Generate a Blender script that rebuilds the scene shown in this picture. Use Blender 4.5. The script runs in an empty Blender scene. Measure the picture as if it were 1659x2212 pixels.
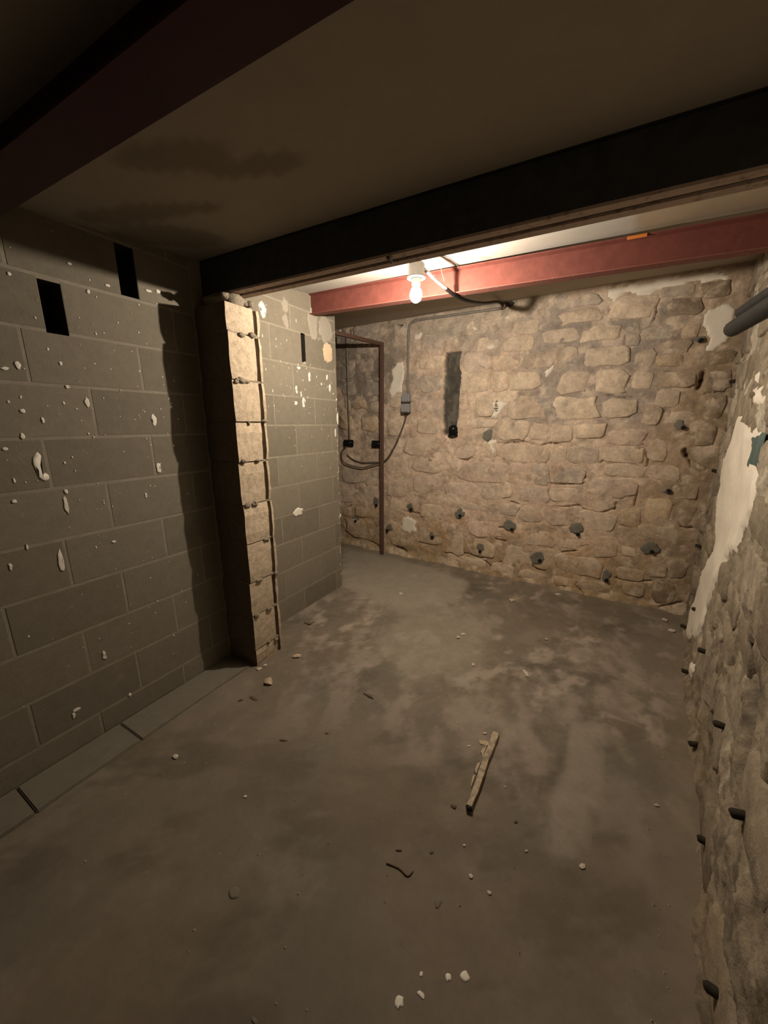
import bpy, bmesh, math, random
import numpy as np
from mathutils import Vector, Matrix

scene = bpy.context.scene
R = math.radians
# ------------------------------------------------------------------ camera
cam_d = bpy.data.cameras.new('camera')
cam = bpy.data.objects.new('camera', cam_d)
scene.collection.objects.link(cam)
cam.location = (0.0, 0.0, 1.37)
cam.rotation_euler = (R(90 - 13.43), 0, R(29.8))
cam_d.sensor_fit = 'VERTICAL'
cam_d.sensor_height = 24.0
cam_d.lens = 24.0 * 800.0 / 2212.0
cam_d.clip_start = 0.01
scene.camera = cam
# ------------------------------------------------------------------ world, light, exposure
world = bpy.data.worlds.new('world')
scene.world = world
world.use_nodes = True
world.node_tree.nodes['Background'].inputs[0].default_value = (0, 0, 0, 1)
world.node_tree.nodes['Background'].inputs[1].default_value = 0.0
BULB_POS = (-0.872, 1.84, 1.993)
BULB_POWER = 70.0
BULB_COLOR = (1.0, 0.855, 0.685)
scene.view_settings.view_transform = 'Standard'
scene.view_settings.look = 'None'
scene.view_settings.gamma = 1.0
scene.view_settings.use_curve_mapping = False
scene.view_settings.exposure = 0.0

# ------------------------------------------------------------------ measured layout, in metres
BACK_STONES = [(1.511, 1.872, 0.247, 0.159, 'p'), (1.513, 1.703, 0.25, 0.159, 't'), (1.603, 2.016, 0.195, 0.118, 't'), (1.839, 1.982, 0.245, 0.11, 't'), (1.76, 1.856, 0.25, 0.124, 'b'), (1.728, 1.706, 0.138, 0.153, 't'), (1.931, 1.694, 0.236, 0.141, 'y'), (2.018, 1.844, 0.233, 0.123, 'b'), (1.612, 1.509, 0.153, 0.161, 'y'), (1.971, 1.494, 0.297, 0.173, 'b'), (1.905, 2.103, 0.192, 0.107, 't'), (1.514, 2.155, 0.218, 0.107, 'g'), (2.253, 2.231, 0.274, 0.086, 'g'), (2.277, 2.127, 0.262, 0.093, 'y'), (2.596, 2.135, 0.269, 0.146, 'y'), (2.157, 2.011, 0.25, 0.097, 't'), (2.421, 1.994, 0.245, 0.102, 'y'), (2.468, 1.841, 0.29, 0.144, 'y'), (2.211, 1.854, 0.172, 0.144, 'b'), (2.283, 1.672, 0.221, 0.16, 'y'), (2.526, 1.66, 0.205, 0.156, 'y'), (2.704, 1.661, 0.124, 0.123, 't'), (2.707, 1.803, 0.114, 0.117, 't'), (2.774, 1.958, 0.213, 0.081, 'g'), (2.879, 2.099, 0.192, 0.099, 'd'), (3.012, 2.178, 0.162, 0.09, 'd'), (2.822, 2.202, 0.185, 0.066, 'g'), (2.839, 1.779, 0.151, 0.076, 'o'), (3.111, 1.776, 0.134, 0.083, 'd'), (2.859, 1.863, 0.163, 0.075, 'b'), (2.931, 1.947, 0.093, 0.09, 'b'), (2.613, 1.962, 0.087, 0.143, 'g'), (2.295, 1.477, 0.338, 0.178, 'y'), (2.595, 1.479, 0.205, 0.132, 'y'), (2.785, 1.43, 0.138, 0.125, 'b'), (2.236, 1.296, 0.152, 0.142, 't'), (2.434, 1.319, 0.209, 0.109, 'y'), (2.672, 1.276, 0.231, 0.118, 'p'), (2.229, 1.127, 0.121, 0.123, 't'), (2.408, 1.133, 0.208, 0.13, 'g'), (2.662, 1.149, 0.274, 0.12, 't'), (2.695, 1.031, 0.262, 0.098, 't'), (2.315, 0.974, 0.231, 0.146, 'g'), (2.612, 0.894, 0.31, 0.133, 'p'), (2.862, 1.219, 0.105, 0.235, 'b'), (2.923, 1.031, 0.182, 0.116, 'b'), (2.326, 0.807, 0.233, 0.127, 't'), (2.869, 1.538, 0.142, 0.121, 't'), (2.892, 1.662, 0.231, 0.106, 'b'), (3.12, 1.635, 0.118, 0.127, 'd'), (2.964, 1.411, 0.133, 0.082, 't'), (3.133, 1.467, 0.08, 0.136, 'd'), (3.103, 1.288, 0.106, 0.135, 'd'), (3.103, 1.089, 0.096, 0.139, 'd'), (3.056, 0.911, 0.149, 0.112, 'b'), (1.551, 1.37, 0.349, 0.087, 't'), (1.863, 1.314, 0.241, 0.166, 't'), (2.075, 1.303, 0.14, 0.135, 't'), (1.414, 1.135, 0.264, 0.145, 'p'), (1.656, 1.144, 0.179, 0.14, 't'), (1.93, 1.133, 0.313, 0.138, 't'), (2.13, 1.122, 0.063, 0.126, 't'), (1.623, 0.953, 0.427, 0.173, 'p'), (1.935, 0.99, 0.15, 0.117, 'p'), (2.106, 0.965, 0.156, 0.163, 'g'), (1.451, 0.765, 0.349, 0.138, 'p'), (1.715, 0.784, 0.16, 0.137, 'g'), (1.852, 0.808, 0.086, 0.137, 't'), (2.06, 0.792, 0.271, 0.141, 'g'), (1.857, 0.639, 0.198, 0.099, 'g'), (2.063, 0.628, 0.178, 0.136, 'b'), (2.275, 0.64, 0.213, 0.177, 'b'), (1.516, 0.628, 0.425, 0.061, 'p'), (1.401, 0.243, 0.193, 0.205, 't'), (1.641, 0.245, 0.253, 0.153, 't'), (1.982, 0.213, 0.235, 0.197, 't'), (2.152, 0.417, 0.284, 0.13, 'b'), (2.205, 0.249, 0.181, 0.189, 'b'), (1.677, 0.432, 0.29, 0.153, 'p'), (1.571, 0.098, 0.293, 0.074, 't'), (1.866, 0.082, 0.222, 0.097, 'b'), (2.126, 0.078, 0.226, 0.077, 'b'), (0.114, 1.375, 0.17, 0.155, 'o'), (0.41, 1.365, 0.203, 0.149, 'o'), (0.724, 1.325, 0.171, 0.179, 't'), (1.04, 1.158, 0.424, 0.158, 't'), (1.09, 0.984, 0.334, 0.142, 't'), (0.749, 0.936, 0.239, 0.188, 't'), (0.773, 0.729, 0.262, 0.173, 'p'), (1.096, 0.786, 0.318, 0.182, 'p'), (0.228, 0.813, 0.391, 0.163, 'g'), (0.133, 0.597, 0.222, 0.191, 'p'), (0.45, 0.624, 0.246, 0.193, 'p'), (0.387, 0.421, 0.377, 0.115, 'o'), (0.095, 0.395, 0.134, 0.12, 'o'), (0.337, 0.218, 0.507, 0.216, 'o'), (0.722, 0.293, 0.137, 0.153, 'o'), (0.825, 0.152, 0.335, 0.082, 'o'), (1.142, 0.278, 0.253, 0.168, 't'), (1.154, 0.529, 0.238, 0.14, 't'), (0.77, 0.537, 0.21, 0.113, 't'), (0.382, 1.937, 0.187, 0.126, 'p'), (0.456, 1.728, 0.281, 0.159, 'g'), (0.286, 1.567, 0.19, 0.102, 'o'), (0.491, 1.534, 0.163, 0.099, 't'), (1.103, 1.907, 0.23, 0.102, 'y'), (1.096, 1.721, 0.233, 0.161, 'g'), (1.083, 1.529, 0.247, 0.124, 'p'), (0.157, 1.918, 0.18, 0.158, 'g'), (0.164, 1.728, 0.182, 0.12, 'g'), (0.722, 1.59, 0.147, 0.13, 't'), (0.135, 1.573, 0.074, 0.118, 't'), (1.095, 2.078, 0.205, 0.146, 'g'), (0.772, 2.189, 0.149, 0.159, 'g'), (0.398, 2.264, 0.314, 0.104, 'g'), (0.348, 2.111, 0.169, 0.128, 'g'), (1.084, 1.349, 0.24, 0.153, 't'), (2.546, 0.62, 0.275, 0.162, 't'), (2.765, 0.684, 0.143, 0.147, 'o'), (2.927, 0.758, 0.149, 0.175, 'o'), (3.089, 0.738, 0.085, 0.144, 'd'), (2.957, 0.596, 0.24, 0.096, 'b'), (2.398, 0.415, 0.227, 0.086, 'b'), (2.637, 0.435, 0.171, 0.171, 'b'), (2.805, 0.425, 0.121, 0.072, 't'), (2.464, 0.241, 0.318, 0.173, 'b'), (2.822, 0.249, 0.168, 0.103, 'b'), (2.858, 0.135, 0.161, 0.104, 'o'), (3.045, 0.152, 0.139, 0.187, 'd'), (3.102, 0.355, 0.103, 0.152, 'd'), (2.601, 0.087, 0.217, 0.094, 'b'), (2.384, 0.079, 0.165, 0.09, 'o'), (2.976, 0.313, 0.122, 0.114, 'b')]
BACK_CRACKS = [[(3.035, 1.687), (3.033, 1.642), (3.028, 1.596)], [(3.014, 1.195), (3.03, 1.153), (3.078, 1.099), (3.13, 1.071)], [(3.066, 1.56), (3.117, 1.569), (3.168, 1.559)], [(2.529, 1.081), (2.557, 1.103), (2.578, 1.125)], [(2.8, 1.168), (2.822, 1.123), (2.817, 1.077)], [(2.42, 0.996), (2.427, 0.968)], [(2.197, 0.894), (2.333, 0.898), (2.435, 0.918)], [(0.752, 0.087), (0.803, 0.076), (0.859, 0.066)], [(1.297, 0.134), (1.418, 0.138), (1.533, 0.169)], [(1.533, 0.169), (1.669, 0.145), (1.777, 0.212)], [(1.792, 0.352), (1.875, 0.345)], [(2.234, 0.701), (2.416, 0.738), (2.459, 0.706), (2.55, 0.695)], [(2.55, 0.695), (2.661, 0.739), (2.664, 0.789)], [(2.338, 0.328), (2.424, 0.361), (2.511, 0.416)], [(2.735, 0.19), (2.855, 0.199), (2.954, 0.219)], [(3.036, 0.037), (3.1, 0.07), (3.156, 0.1)], [(3.067, 0.665), (3.134, 0.661)], [(0.058, 0.286), (0.081, 0.156), (0.207, 0.121), (0.361, 0.103)], [(0.361, 0.103), (0.448, 0.086), (0.57, 0.043)], [(0.345, 0.731), (0.381, 0.698), (0.524, 0.677)], [(1.714, 0.127), (1.759, 0.091), (1.849, 0.146)], [(2.119, 0.167), (2.159, 0.142), (2.226, 0.14)], [(1.744, 1.204), (1.879, 1.215), (1.952, 1.225), (2.027, 1.204)], [(2.105, 1.199), (2.166, 1.216), (2.242, 1.203)], [(2.451, 2.165), (2.462, 2.122), (2.481, 2.078)], [(2.728, 2.157), (2.73, 2.096), (2.72, 2.041)], [(2.58, 1.972), (2.576, 1.912)], [(2.512, 1.57), (2.594, 1.554), (2.668, 1.545)], [(1.419, 1.054), (1.476, 1.048), (1.535, 1.072)], [(1.621, 1.919), (1.646, 1.784), (1.668, 1.624)], [(1.805, 1.073), (1.818, 1.01)], [(1.895, 0.71), (1.966, 0.694)], [(1.797, 0.461), (1.857, 0.479)], [(0.82, 0.497), (1.033, 0.49)], [(0.042, 0.415), (0.15, 0.471)], [(2.777, 0.926), (2.784, 0.782)], [(2.477, 0.056), (2.53, 0.011)]]
BACK_PLASTER = [[(2.419, 2.293), (2.706, 2.298), (2.898, 2.283), (3.097, 2.261), (3.073, 2.216), (2.998, 2.214), (2.907, 2.219), (2.839, 2.215), (2.742, 2.215), (2.702, 2.189), (2.621, 2.179), (2.542, 2.22), (2.487, 2.189), (2.468, 2.169)], [(3.001, 2.078), (3.061, 2.09), (3.123, 2.075), (3.128, 1.992), (3.135, 1.873), (3.102, 1.836), (3.062, 1.807), (3.015, 1.817), (3.022, 1.885), (2.97, 1.986), (2.983, 2.049)], [(0.74, 1.94), (0.81, 1.951), (0.832, 1.859), (0.813, 1.735), (0.805, 1.643), (0.743, 1.654), (0.669, 1.605), (0.637, 1.676), (0.679, 1.785), (0.673, 1.87)], [(0.81, 0.421), (0.886, 0.461), (1.004, 0.409), (0.986, 0.289), (0.906, 0.246), (0.823, 0.253), (0.789, 0.328)], [(2.052, 1.773), (2.109, 1.809), (2.157, 1.845), (2.155, 1.799), (2.116, 1.728), (2.071, 1.718)], [(1.341, 2.173), (1.456, 2.173), (1.584, 2.136), (1.578, 2.109), (1.467, 2.122), (1.343, 2.137)], [(1.685, 2.192), (1.781, 2.226), (1.767, 2.174), (1.702, 2.169)], [(1.661, 1.561), (1.808, 1.545), (1.768, 1.472), (1.712, 1.389), (1.662, 1.428)], [(1.643, 1.213), (1.705, 1.254), (1.746, 1.243), (1.737, 1.137), (1.717, 1.076), (1.681, 1.135)], [(1.591, 2.015), (1.66, 2.015), (1.657, 1.952), (1.603, 1.964)], [(0.904, 2.165), (1.017, 2.191), (0.982, 2.102), (0.905, 2.118)], [(-0.019, 2.316), (0.079, 2.313), (0.065, 2.262), (-0.021, 2.264)], [(2.369, 2.243), (2.418, 2.211), (2.411, 2.177), (2.379, 2.206)]]
BACK_CEMENT = [(0.494, 0.558, 0.083, 0.112, 0.012, -0.039), (0.916, 0.547, 0.085, 0.106, 0.011, -0.018), (1.435, 0.538, 0.1, 0.107, 0.01, -0.008), (1.897, 0.489, 0.134, 0.109, 0.026, -0.022), (1.162, 0.284, 0.08, 0.105, 0.01, -0.008), (1.662, 0.253, 0.104, 0.089, -0.006, -0.037), (2.15, 0.242, 0.126, 0.133, 0.024, -0.012), (2.42, 0.548, 0.118, 0.107, 0.018, -0.044), (2.672, 0.199, 0.074, 0.115, 0.004, -0.031), (2.917, 0.472, 0.131, 0.105, 0.014, -0.019), (2.95, 0.895, 0.068, 0.052, 0.014, 0.015), (2.964, 1.361, 0.079, 0.085, 0.018, -0.018), (2.975, 1.893, 0.085, 0.045, 0.015, -0.007), (0.224, 0.336, 0.104, 0.076, -0.001, -0.032), (0.664, 0.289, 0.104, 0.082, -0.023, -0.034), (1.655, 1.28, 0.105, 0.11, 0.001, -0.008), (1.711, 1.51, 0.062, 0.113, 0.011, -0.152)]
RIGHT_PLASTER = [[(2.561, 1.448), (2.251, 1.39), (2.018, 1.335), (1.771, 1.223), (1.687, 1.154), (1.717, 1.045), (1.882, 0.964), (1.933, 0.875), (2.14, 0.717), (2.28, 0.573), (2.34, 0.461), (2.344, 0.295), (2.895, 0.009), (2.892, 0.197), (2.915, 0.444), (2.486, 0.719), (2.743, 0.897), (2.774, 1.182), (2.609, 1.312)], [(2.09, 1.537), (1.91, 1.386), (2.07, 1.414), (2.195, 1.473), (2.147, 1.516)], [(2.234, 1.587), (2.184, 1.617), (2.136, 1.576), (2.132, 1.488), (2.192, 1.455), (2.246, 1.514)], [(2.396, 0.135), (2.259, 0.198), (2.233, 0.118), (2.401, 0.031)]]
RIGHT_GREEN = [[(2.091, 1.328), (1.862, 1.346), (1.795, 1.229), (1.837, 1.193), (2.007, 1.186), (2.077, 1.27)]]
RIGHT_PLUGS = [(3.359, 0.579), (2.715, 0.285), (2.951, -0.047), (2.031, 0.366), (2.369, -0.029), (1.481, 0.386), (1.788, 0.034), (0.993, 0.496), (1.264, 0.116), (3.334, 1.6), (3.515, 1.095)]
LEFT_SPLASH = [(0.56, 1.57, 0.017, 0.028), (0.525, 1.554, 0.024, 0.012), (0.693, 1.507, 0.016, 0.014), (0.749, 1.453, 0.018, 0.039), (0.598, 1.382, 0.012, 0.022), (0.546, 1.413, 0.015, 0.016), (0.531, 1.326, 0.013, 0.023), (0.477, 1.284, 0.019, 0.013), (0.624, 1.11, 0.015, 0.022), (0.615, 1.059, 0.015, 0.08), (0.563, 0.84, 0.018, 0.103), (0.419, 0.866, 0.012, 0.027), (1.001, 1.385, 0.027, 0.054), (0.992, 1.167, 0.024, 0.056), (0.917, 1.046, 0.012, 0.026), (0.482, 1.172, 0.007, 0.02), (0.819, 1.871, 0.014, 0.015), (1.055, 1.938, 0.029, 0.011), (0.893, 1.913, 0.021, 0.011), (0.77, 1.952, 0.018, 0.01), (0.588, 1.862, 0.012, 0.012), (0.641, 0.369, 0.017, 0.047), (0.51, 0.186, 0.026, 0.021), (0.496, 0.169, 0.012, 0.033), (0.71, 0.116, 0.015, 0.019), (1.097, 1.946, 0.026, 0.016), (0.47, 1.098, 0.014, 0.016), (0.755, 0.866, 0.017, 0.012), (0.685, 1.591, 0.014, 0.015), (0.475, 0.924, 0.007, 0.024), (1.713, 2.02, 0.057, 0.091), (1.921, 0.758, 0.122, 0.067), (1.963, 1.59, 0.022, 0.053), (2.099, 1.682, 0.024, 0.073), (2.025, 1.509, 0.028, 0.08), (1.951, 1.5, 0.031, 0.03), (2.035, 1.519, 0.028, 0.025), (2.324, 1.629, 0.028, 0.06), (2.295, 1.702, 0.022, 0.045), (2.228, 1.648, 0.021, 0.019), (2.006, 1.563, 0.018, 0.042), (2.411, 1.405, 0.024, 0.105), (2.376, 1.3, 0.024, 0.071), (2.411, 0.625, 0.026, 0.031), (1.996, 1.731, 0.036, 0.023), (2.34, 1.922, 0.022, 0.032)]
LEFT_OCHRE = [(2.31, 1.873, 0.131, 0.165)]
LEFT_COMMA = [(0.563, 1.268), (0.571, 1.254), (0.564, 1.227), (0.557, 1.202), (0.565, 1.186), (0.581, 1.18), (0.581, 1.166), (0.566, 1.158), (0.552, 1.17), (0.548, 1.195), (0.542, 1.226), (0.546, 1.249)]
PIER_Z = [1.796, 1.578, 1.377, 1.175, 0.951, 0.735, 0.513, 0.31, 0.1]
WOOD = [(-0.256, 1.46), (-0.257, 1.071)]
RUBBLE = [(-1.41, 1.199, 0.075, 0.07), (-1.439, 1.448, 0.061, 0.039), (-1.389, 1.079, 0.062, 0.02), (-1.433, 1.035, 0.033, 0.015), (-0.286, 1.391, 0.053, 0.028), (-0.27, 1.325, 0.031, 0.019), (-0.342, 1.343, 0.02, 0.01), (-0.3, 1.444, 0.021, 0.011), (-0.276, 1.236, 0.026, 0.026), (-0.31, 1.056, 0.024, 0.017), (0.397, 1.237, 0.018, 0.016), (0.396, 1.208, 0.014, 0.013), (0.337, 1.434, 0.019, 0.013), (-1.4, 0.675, 0.031, 0.021), (-1.004, 0.702, 0.014, 0.011), (-0.88, 1.385, 0.033, 0.023), (-1.064, 0.962, 0.041, 0.014), (-1.623, 1.777, 0.046, 0.035), (-1.281, 2.517, 0.031, 0.036), (-0.458, 2.846, 0.051, 0.047), (-0.153, 2.394, 0.024, 0.024), (-0.154, 3.153, 0.076, 0.039), (-0.645, 2.188, 0.043, 0.024), (-0.323, 0.878, 0.015, 0.01), (-0.418, 0.83, 0.024, 0.006), (-0.191, 0.876, 0.014, 0.014), (-0.131, 0.863, 0.014, 0.011), (-0.236, 0.95, 0.012, 0.008), (-0.054, 1.036, 0.012, 0.008), (-0.161, 1.227, 0.018, 0.008), (-0.102, 1.115, 0.016, 0.012), (0.108, 1.079, 0.024, 0.016), (0.569, 2.922, 0.044, 0.04), (0.552, 3.08, 0.04, 0.045), (-1.545, 1.257, 0.037, 0.024), (-1.54, 1.294, 0.027, 0.025), (-0.657, 2.13, 0.03, 0.031), (-0.491, 1.904, 0.022, 0.031), (-0.212, 1.974, 0.021, 0.071), (-0.922, 1.088, 0.021, 0.009)]
FLOOR_SPOTS = [(-0.177, 0.637, 0.014, 0.018), (-0.14, 0.66, 0.026, 0.022), (-0.266, 0.539, 0.02, 0.027), (-0.224, 0.576, 0.023, 0.012), (-0.239, 0.608, 0.009, 0.012), (-0.549, 0.344, 0.017, 0.01), (-0.255, 0.767, 0.022, 0.033), (-0.795, 0.483, 0.042, 0.031)]
TWIG = [(-0.436, 0.777), (-0.394, 0.784), (-0.362, 0.779), (-0.353, 0.799)]
TWIG2 = [(-1.667, 1.773), (-1.619, 1.772), (-1.61, 1.82)]
TWIG3 = [(-0.916, 1.388), (-0.884, 1.383), (-0.853, 1.378)]
SCR = [(0.171, 1.857), (0.347, 1.844), (0.48, 1.833)]
FPATCH = [[(0.038, 1.715), (0.177, 1.794), (0.162, 1.374), (0.123, 1.121), (0.005, 1.054), (-0.009, 1.236), (0.03, 1.432)], [(-2.423, 3.273), (-1.77, 3.294), (-0.882, 3.044), (-0.792, 2.637), (-1.137, 2.268), (-1.823, 2.448)], [(-1.137, 2.268), (-0.605, 2.494), (-0.421, 1.925), (-0.704, 1.583), (-1.125, 1.789)]]
random.seed(7)
rng = np.random.default_rng(11)
COL = scene.collection

# ------------------------------------------------------------------ helpers
def _hash(ix, iy, seed):
    n = (ix.astype(np.int64) * 374761393 + iy.astype(np.int64) * 668265263 + seed * 974711) & 0x7fffffff
    n = ((n ^ (n >> 13)) * 1274126177) & 0x7fffffff
    return ((n ^ (n >> 16)) & 0xffff) / 65535.0

def vnoise(x, y, seed=0):
    x = np.asarray(x, float); y = np.asarray(y, float)
    ix = np.floor(x); iy = np.floor(y)
    fx = x - ix; fy = y - iy
    fx = fx * fx * (3 - 2 * fx); fy = fy * fy * (3 - 2 * fy)
    ix = ix.astype(np.int64); iy = iy.astype(np.int64)
    a = _hash(ix, iy, seed); b = _hash(ix + 1, iy, seed)
    c = _hash(ix, iy + 1, seed); d = _hash(ix + 1, iy + 1, seed)
    return (a * (1 - fx) + b * fx) * (1 - fy) + (c * (1 - fx) + d * fx) * fy

def fbm(x, y, scale, seed=0, octs=5, gain=0.55):
    x = np.asarray(x, float) * scale; y = np.asarray(y, float) * scale
    t = 0; a = 1; s = 0
    for o in range(octs):
        t = t + a * vnoise(x, y, seed + o * 17); s += a; a *= gain
        x = x * 2.03 + 5.1; y = y * 2.03 + 2.7
    return t / s

def sstep(v, a, b):
    t = np.clip((v - a) / (b - a), 0, 1)
    return t * t * (3 - 2 * t)

def mixc(c, col, m):
    return c * (1 - m[..., None]) + np.array(col) * m[..., None]

def in_poly(px, py, poly):
    inside = np.zeros(px.shape, bool)
    n = len(poly)
    for i in range(n):
        x0, y0 = poly[i]; x1, y1 = poly[(i + 1) % n]
        if y0 == y1: continue
        c = ((y0 > py) != (y1 > py)) & (px < (x1 - x0) * (py - y0) / (y1 - y0) + x0)
        inside ^= c
    return inside

def seg_dist(px, py, a, b):
    ax, ay = a; bx, by = b
    dx, dy = bx - ax, by - ay
    t = np.clip(((px - ax) * dx + (py - ay) * dy) / (dx * dx + dy * dy + 1e-9), 0, 1)
    return np.hypot(px - ax - t * dx, py - ay - t * dy)

def tag(o, label=None, cat=None, group=None, kind=None):
    if label: o['label'] = label
    if cat: o['category'] = cat
    if group: o['group'] = group
    if kind: o['kind'] = kind
    return o

def link(name, me, mat=None, parent=None, color=None):
    o = bpy.data.objects.new(name, me)
    COL.objects.link(o)
    if mat and me and not me.materials: me.materials.append(mat)
    if parent is not None: o.parent = parent
    if color is not None: o.color = (color[0], color[1], color[2], 1)
    return o

def empty(name, loc=(0, 0, 0)):
    o = bpy.data.objects.new(name, None)
    o.empty_display_size = 0.05
    o.location = loc
    COL.objects.link(o)
    return o

def mesh(name, verts, faces, smooth=False):
    me = bpy.data.meshes.new(name)
    me.from_pydata([tuple(v) for v in verts], [], faces)
    me.validate()
    if smooth:
        me.polygons.foreach_set('use_smooth', [True] * len(me.polygons))
    me.update()
    return me

def grid_mesh(name, P, colors, flip=False):
    """P: (n,m,3) points, colors: (n,m,3)"""
    n, m = P.shape[:2]
    idx = np.arange(n * m).reshape(n, m)
    q = np.stack([idx[:-1, :-1], idx[1:, :-1], idx[1:, 1:], idx[:-1, 1:]], -1).reshape(-1, 4)
    if flip: q = q[:, ::-1]
    me = bpy.data.meshes.new(name)
    me.vertices.add(n * m)
    me.vertices.foreach_set('co', P.reshape(-1).astype(np.float32))
    me.loops.add(q.size)
    me.loops.foreach_set('vertex_index', q.reshape(-1).astype(np.int32))
    me.polygons.add(len(q))
    me.polygons.foreach_set('loop_start', (np.arange(len(q)) * 4).astype(np.int32))
    me.polygons.foreach_set('loop_total', np.full(len(q), 4, np.int32))
    me.polygons.foreach_set('use_smooth', np.ones(len(q), bool))
    me.update(calc_edges=True)
    at = me.color_attributes.new('Col', 'FLOAT_COLOR', 'POINT')
    c4 = np.ones((n * m, 4), np.float32); c4[:, :3] = np.clip(colors, 0, 1).reshape(-1, 3)
    at.data.foreach_set('color', c4.reshape(-1))
    return me

def box_vf(x0, x1, y0, y1, z0, z1, off=0):
    v = [(x0, y0, z0), (x1, y0, z0), (x1, y1, z0), (x0, y1, z0), (x0, y0, z1), (x1, y0, z1), (x1, y1, z1), (x0, y1, z1)]
    f = [(0, 3, 2, 1), (4, 5, 6, 7), (0, 1, 5, 4), (1, 2, 6, 5), (2, 3, 7, 6), (3, 0, 4, 7)]
    return v, [tuple(i + off for i in q) for q in f]

def bevel_box(name, sx, sy, sz, b=0.003, segs=1):
    bm = bmesh.new()
    bmesh.ops.create_cube(bm, size=1)
    bmesh.ops.scale(bm, vec=(sx, sy, sz), verts=bm.verts)
    if b > 0: bmesh.ops.bevel(bm, geom=list(bm.edges), offset=b, segments=segs, affect='EDGES')
    me = bpy.data.meshes.new(name); bm.to_mesh(me); bm.free()
    return me

def tube_mesh(name, pts, r, n=8, closed=True, radii=None):
    pts = [Vector(p) for p in pts]
    verts = []; faces = []
    up0 = Vector((0.13, 0.21, 0.97))
    for i, p in enumerate(pts):
        t = (pts[min(i + 1, len(pts) - 1)] - pts[max(i - 1, 0)]).normalized()
        a = t.cross(up0)
        if a.length < 0.05: a = t.cross(Vector((1, 0.2, 0)))
        a.normalize(); b = t.cross(a)
        rr = radii[i] if radii else r
        for k in range(n):
            th = 2 * math.pi * k / n
            verts.append(p + a * math.cos(th) * rr + b * math.sin(th) * rr)
    for i in range(len(pts) - 1):
        for k in range(n):
            k2 = (k + 1) % n
            faces.append((i * n + k, i * n + k2, (i + 1) * n + k2, (i + 1) * n + k))
    if closed:
        faces.append(tuple(range(n))[::-1])
        faces.append(tuple((len(pts) - 1) * n + k for k in range(n)))
    me = mesh(name, verts, faces)
    for p in me.polygons: p.use_smooth = len(p.vertices) == 4
    return me

def smooth_path(pts, sub=6):
    pts = [Vector(p) for p in pts]; out = []
    P = [pts[0]] + pts + [pts[-1]]
    for i in range(1, len(P) - 2):
        for k in range(sub):
            t = k / sub
            a, b, c, d = P[i - 1], P[i], P[i + 1], P[i + 2]
            out.append(0.5 * ((2 * b) + (c - a) * t + (2 * a - 5 * b + 4 * c - d) * t * t + (3 * b - a - 3 * c + d) * t ** 3))
    out.append(pts[-1])
    return out

def lathe(name, prof, n=20):
    verts = []; faces = []
    for (r, z) in prof:
        for k in range(n):
            th = 2 * math.pi * k / n
            verts.append((r * math.cos(th), r * math.sin(th), z))
    for i in range(len(prof) - 1):
        for k in range(n):
            k2 = (k + 1) % n
            faces.append((i * n + k, i * n + k2, (i + 1) * n + k2, (i + 1) * n + k))
    faces.append(tuple(range(n))[::-1]); faces.append(tuple((len(prof) - 1) * n + k for k in range(n)))
    return mesh(name, verts, faces, True)

# ------------------------------------------------------------------ materials
def mat_base(name, rough):
    m = bpy.data.materials.new(name); m.use_nodes = True
    nt = m.node_tree; b = nt.nodes['Principled BSDF']
    b.inputs['Roughness'].default_value = rough
    b.inputs['Specular IOR Level'].default_value = 0.25
    return m, nt, b

def nd(nt, t, **kw):
    n = nt.nodes.new(t)
    for k, v in kw.items():
        if k in n.inputs: n.inputs[k].default_value = v
        else: setattr(n, k, v)
    return n

def noise(nt, vec, scale, detail=6, rough=0.6, dist=0.0):
    n = nd(nt, 'ShaderNodeTexNoise', Scale=scale, Detail=detail, Roughness=rough, Distortion=dist)
    nt.links.new(vec, n.inputs['Vector'])
    return n.outputs['Fac']

def ramp(nt, fac, a, b):
    r = nd(nt, 'ShaderNodeMapRange', interpolation_type='SMOOTHSTEP')
    r.inputs['From Min'].default_value = a; r.inputs['From Max'].default_value = b
    nt.links.new(fac, r.inputs['Value'])
    return r.outputs['Result']

def mixcol(nt, fac, a, b, blend='MIX'):
    m = nd(nt, 'ShaderNodeMix', data_type='RGBA', blend_type=blend)
    if isinstance(fac, float): m.inputs[0].default_value = fac
    else: nt.links.new(fac, m.inputs[0])
    for s, i in ((a, 6), (b, 7)):
        if isinstance(s, tuple): m.inputs[i].default_value = (*s[:3], 1)
        else: nt.links.new(s, m.inputs[i])
    return m.outputs[2]

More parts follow.
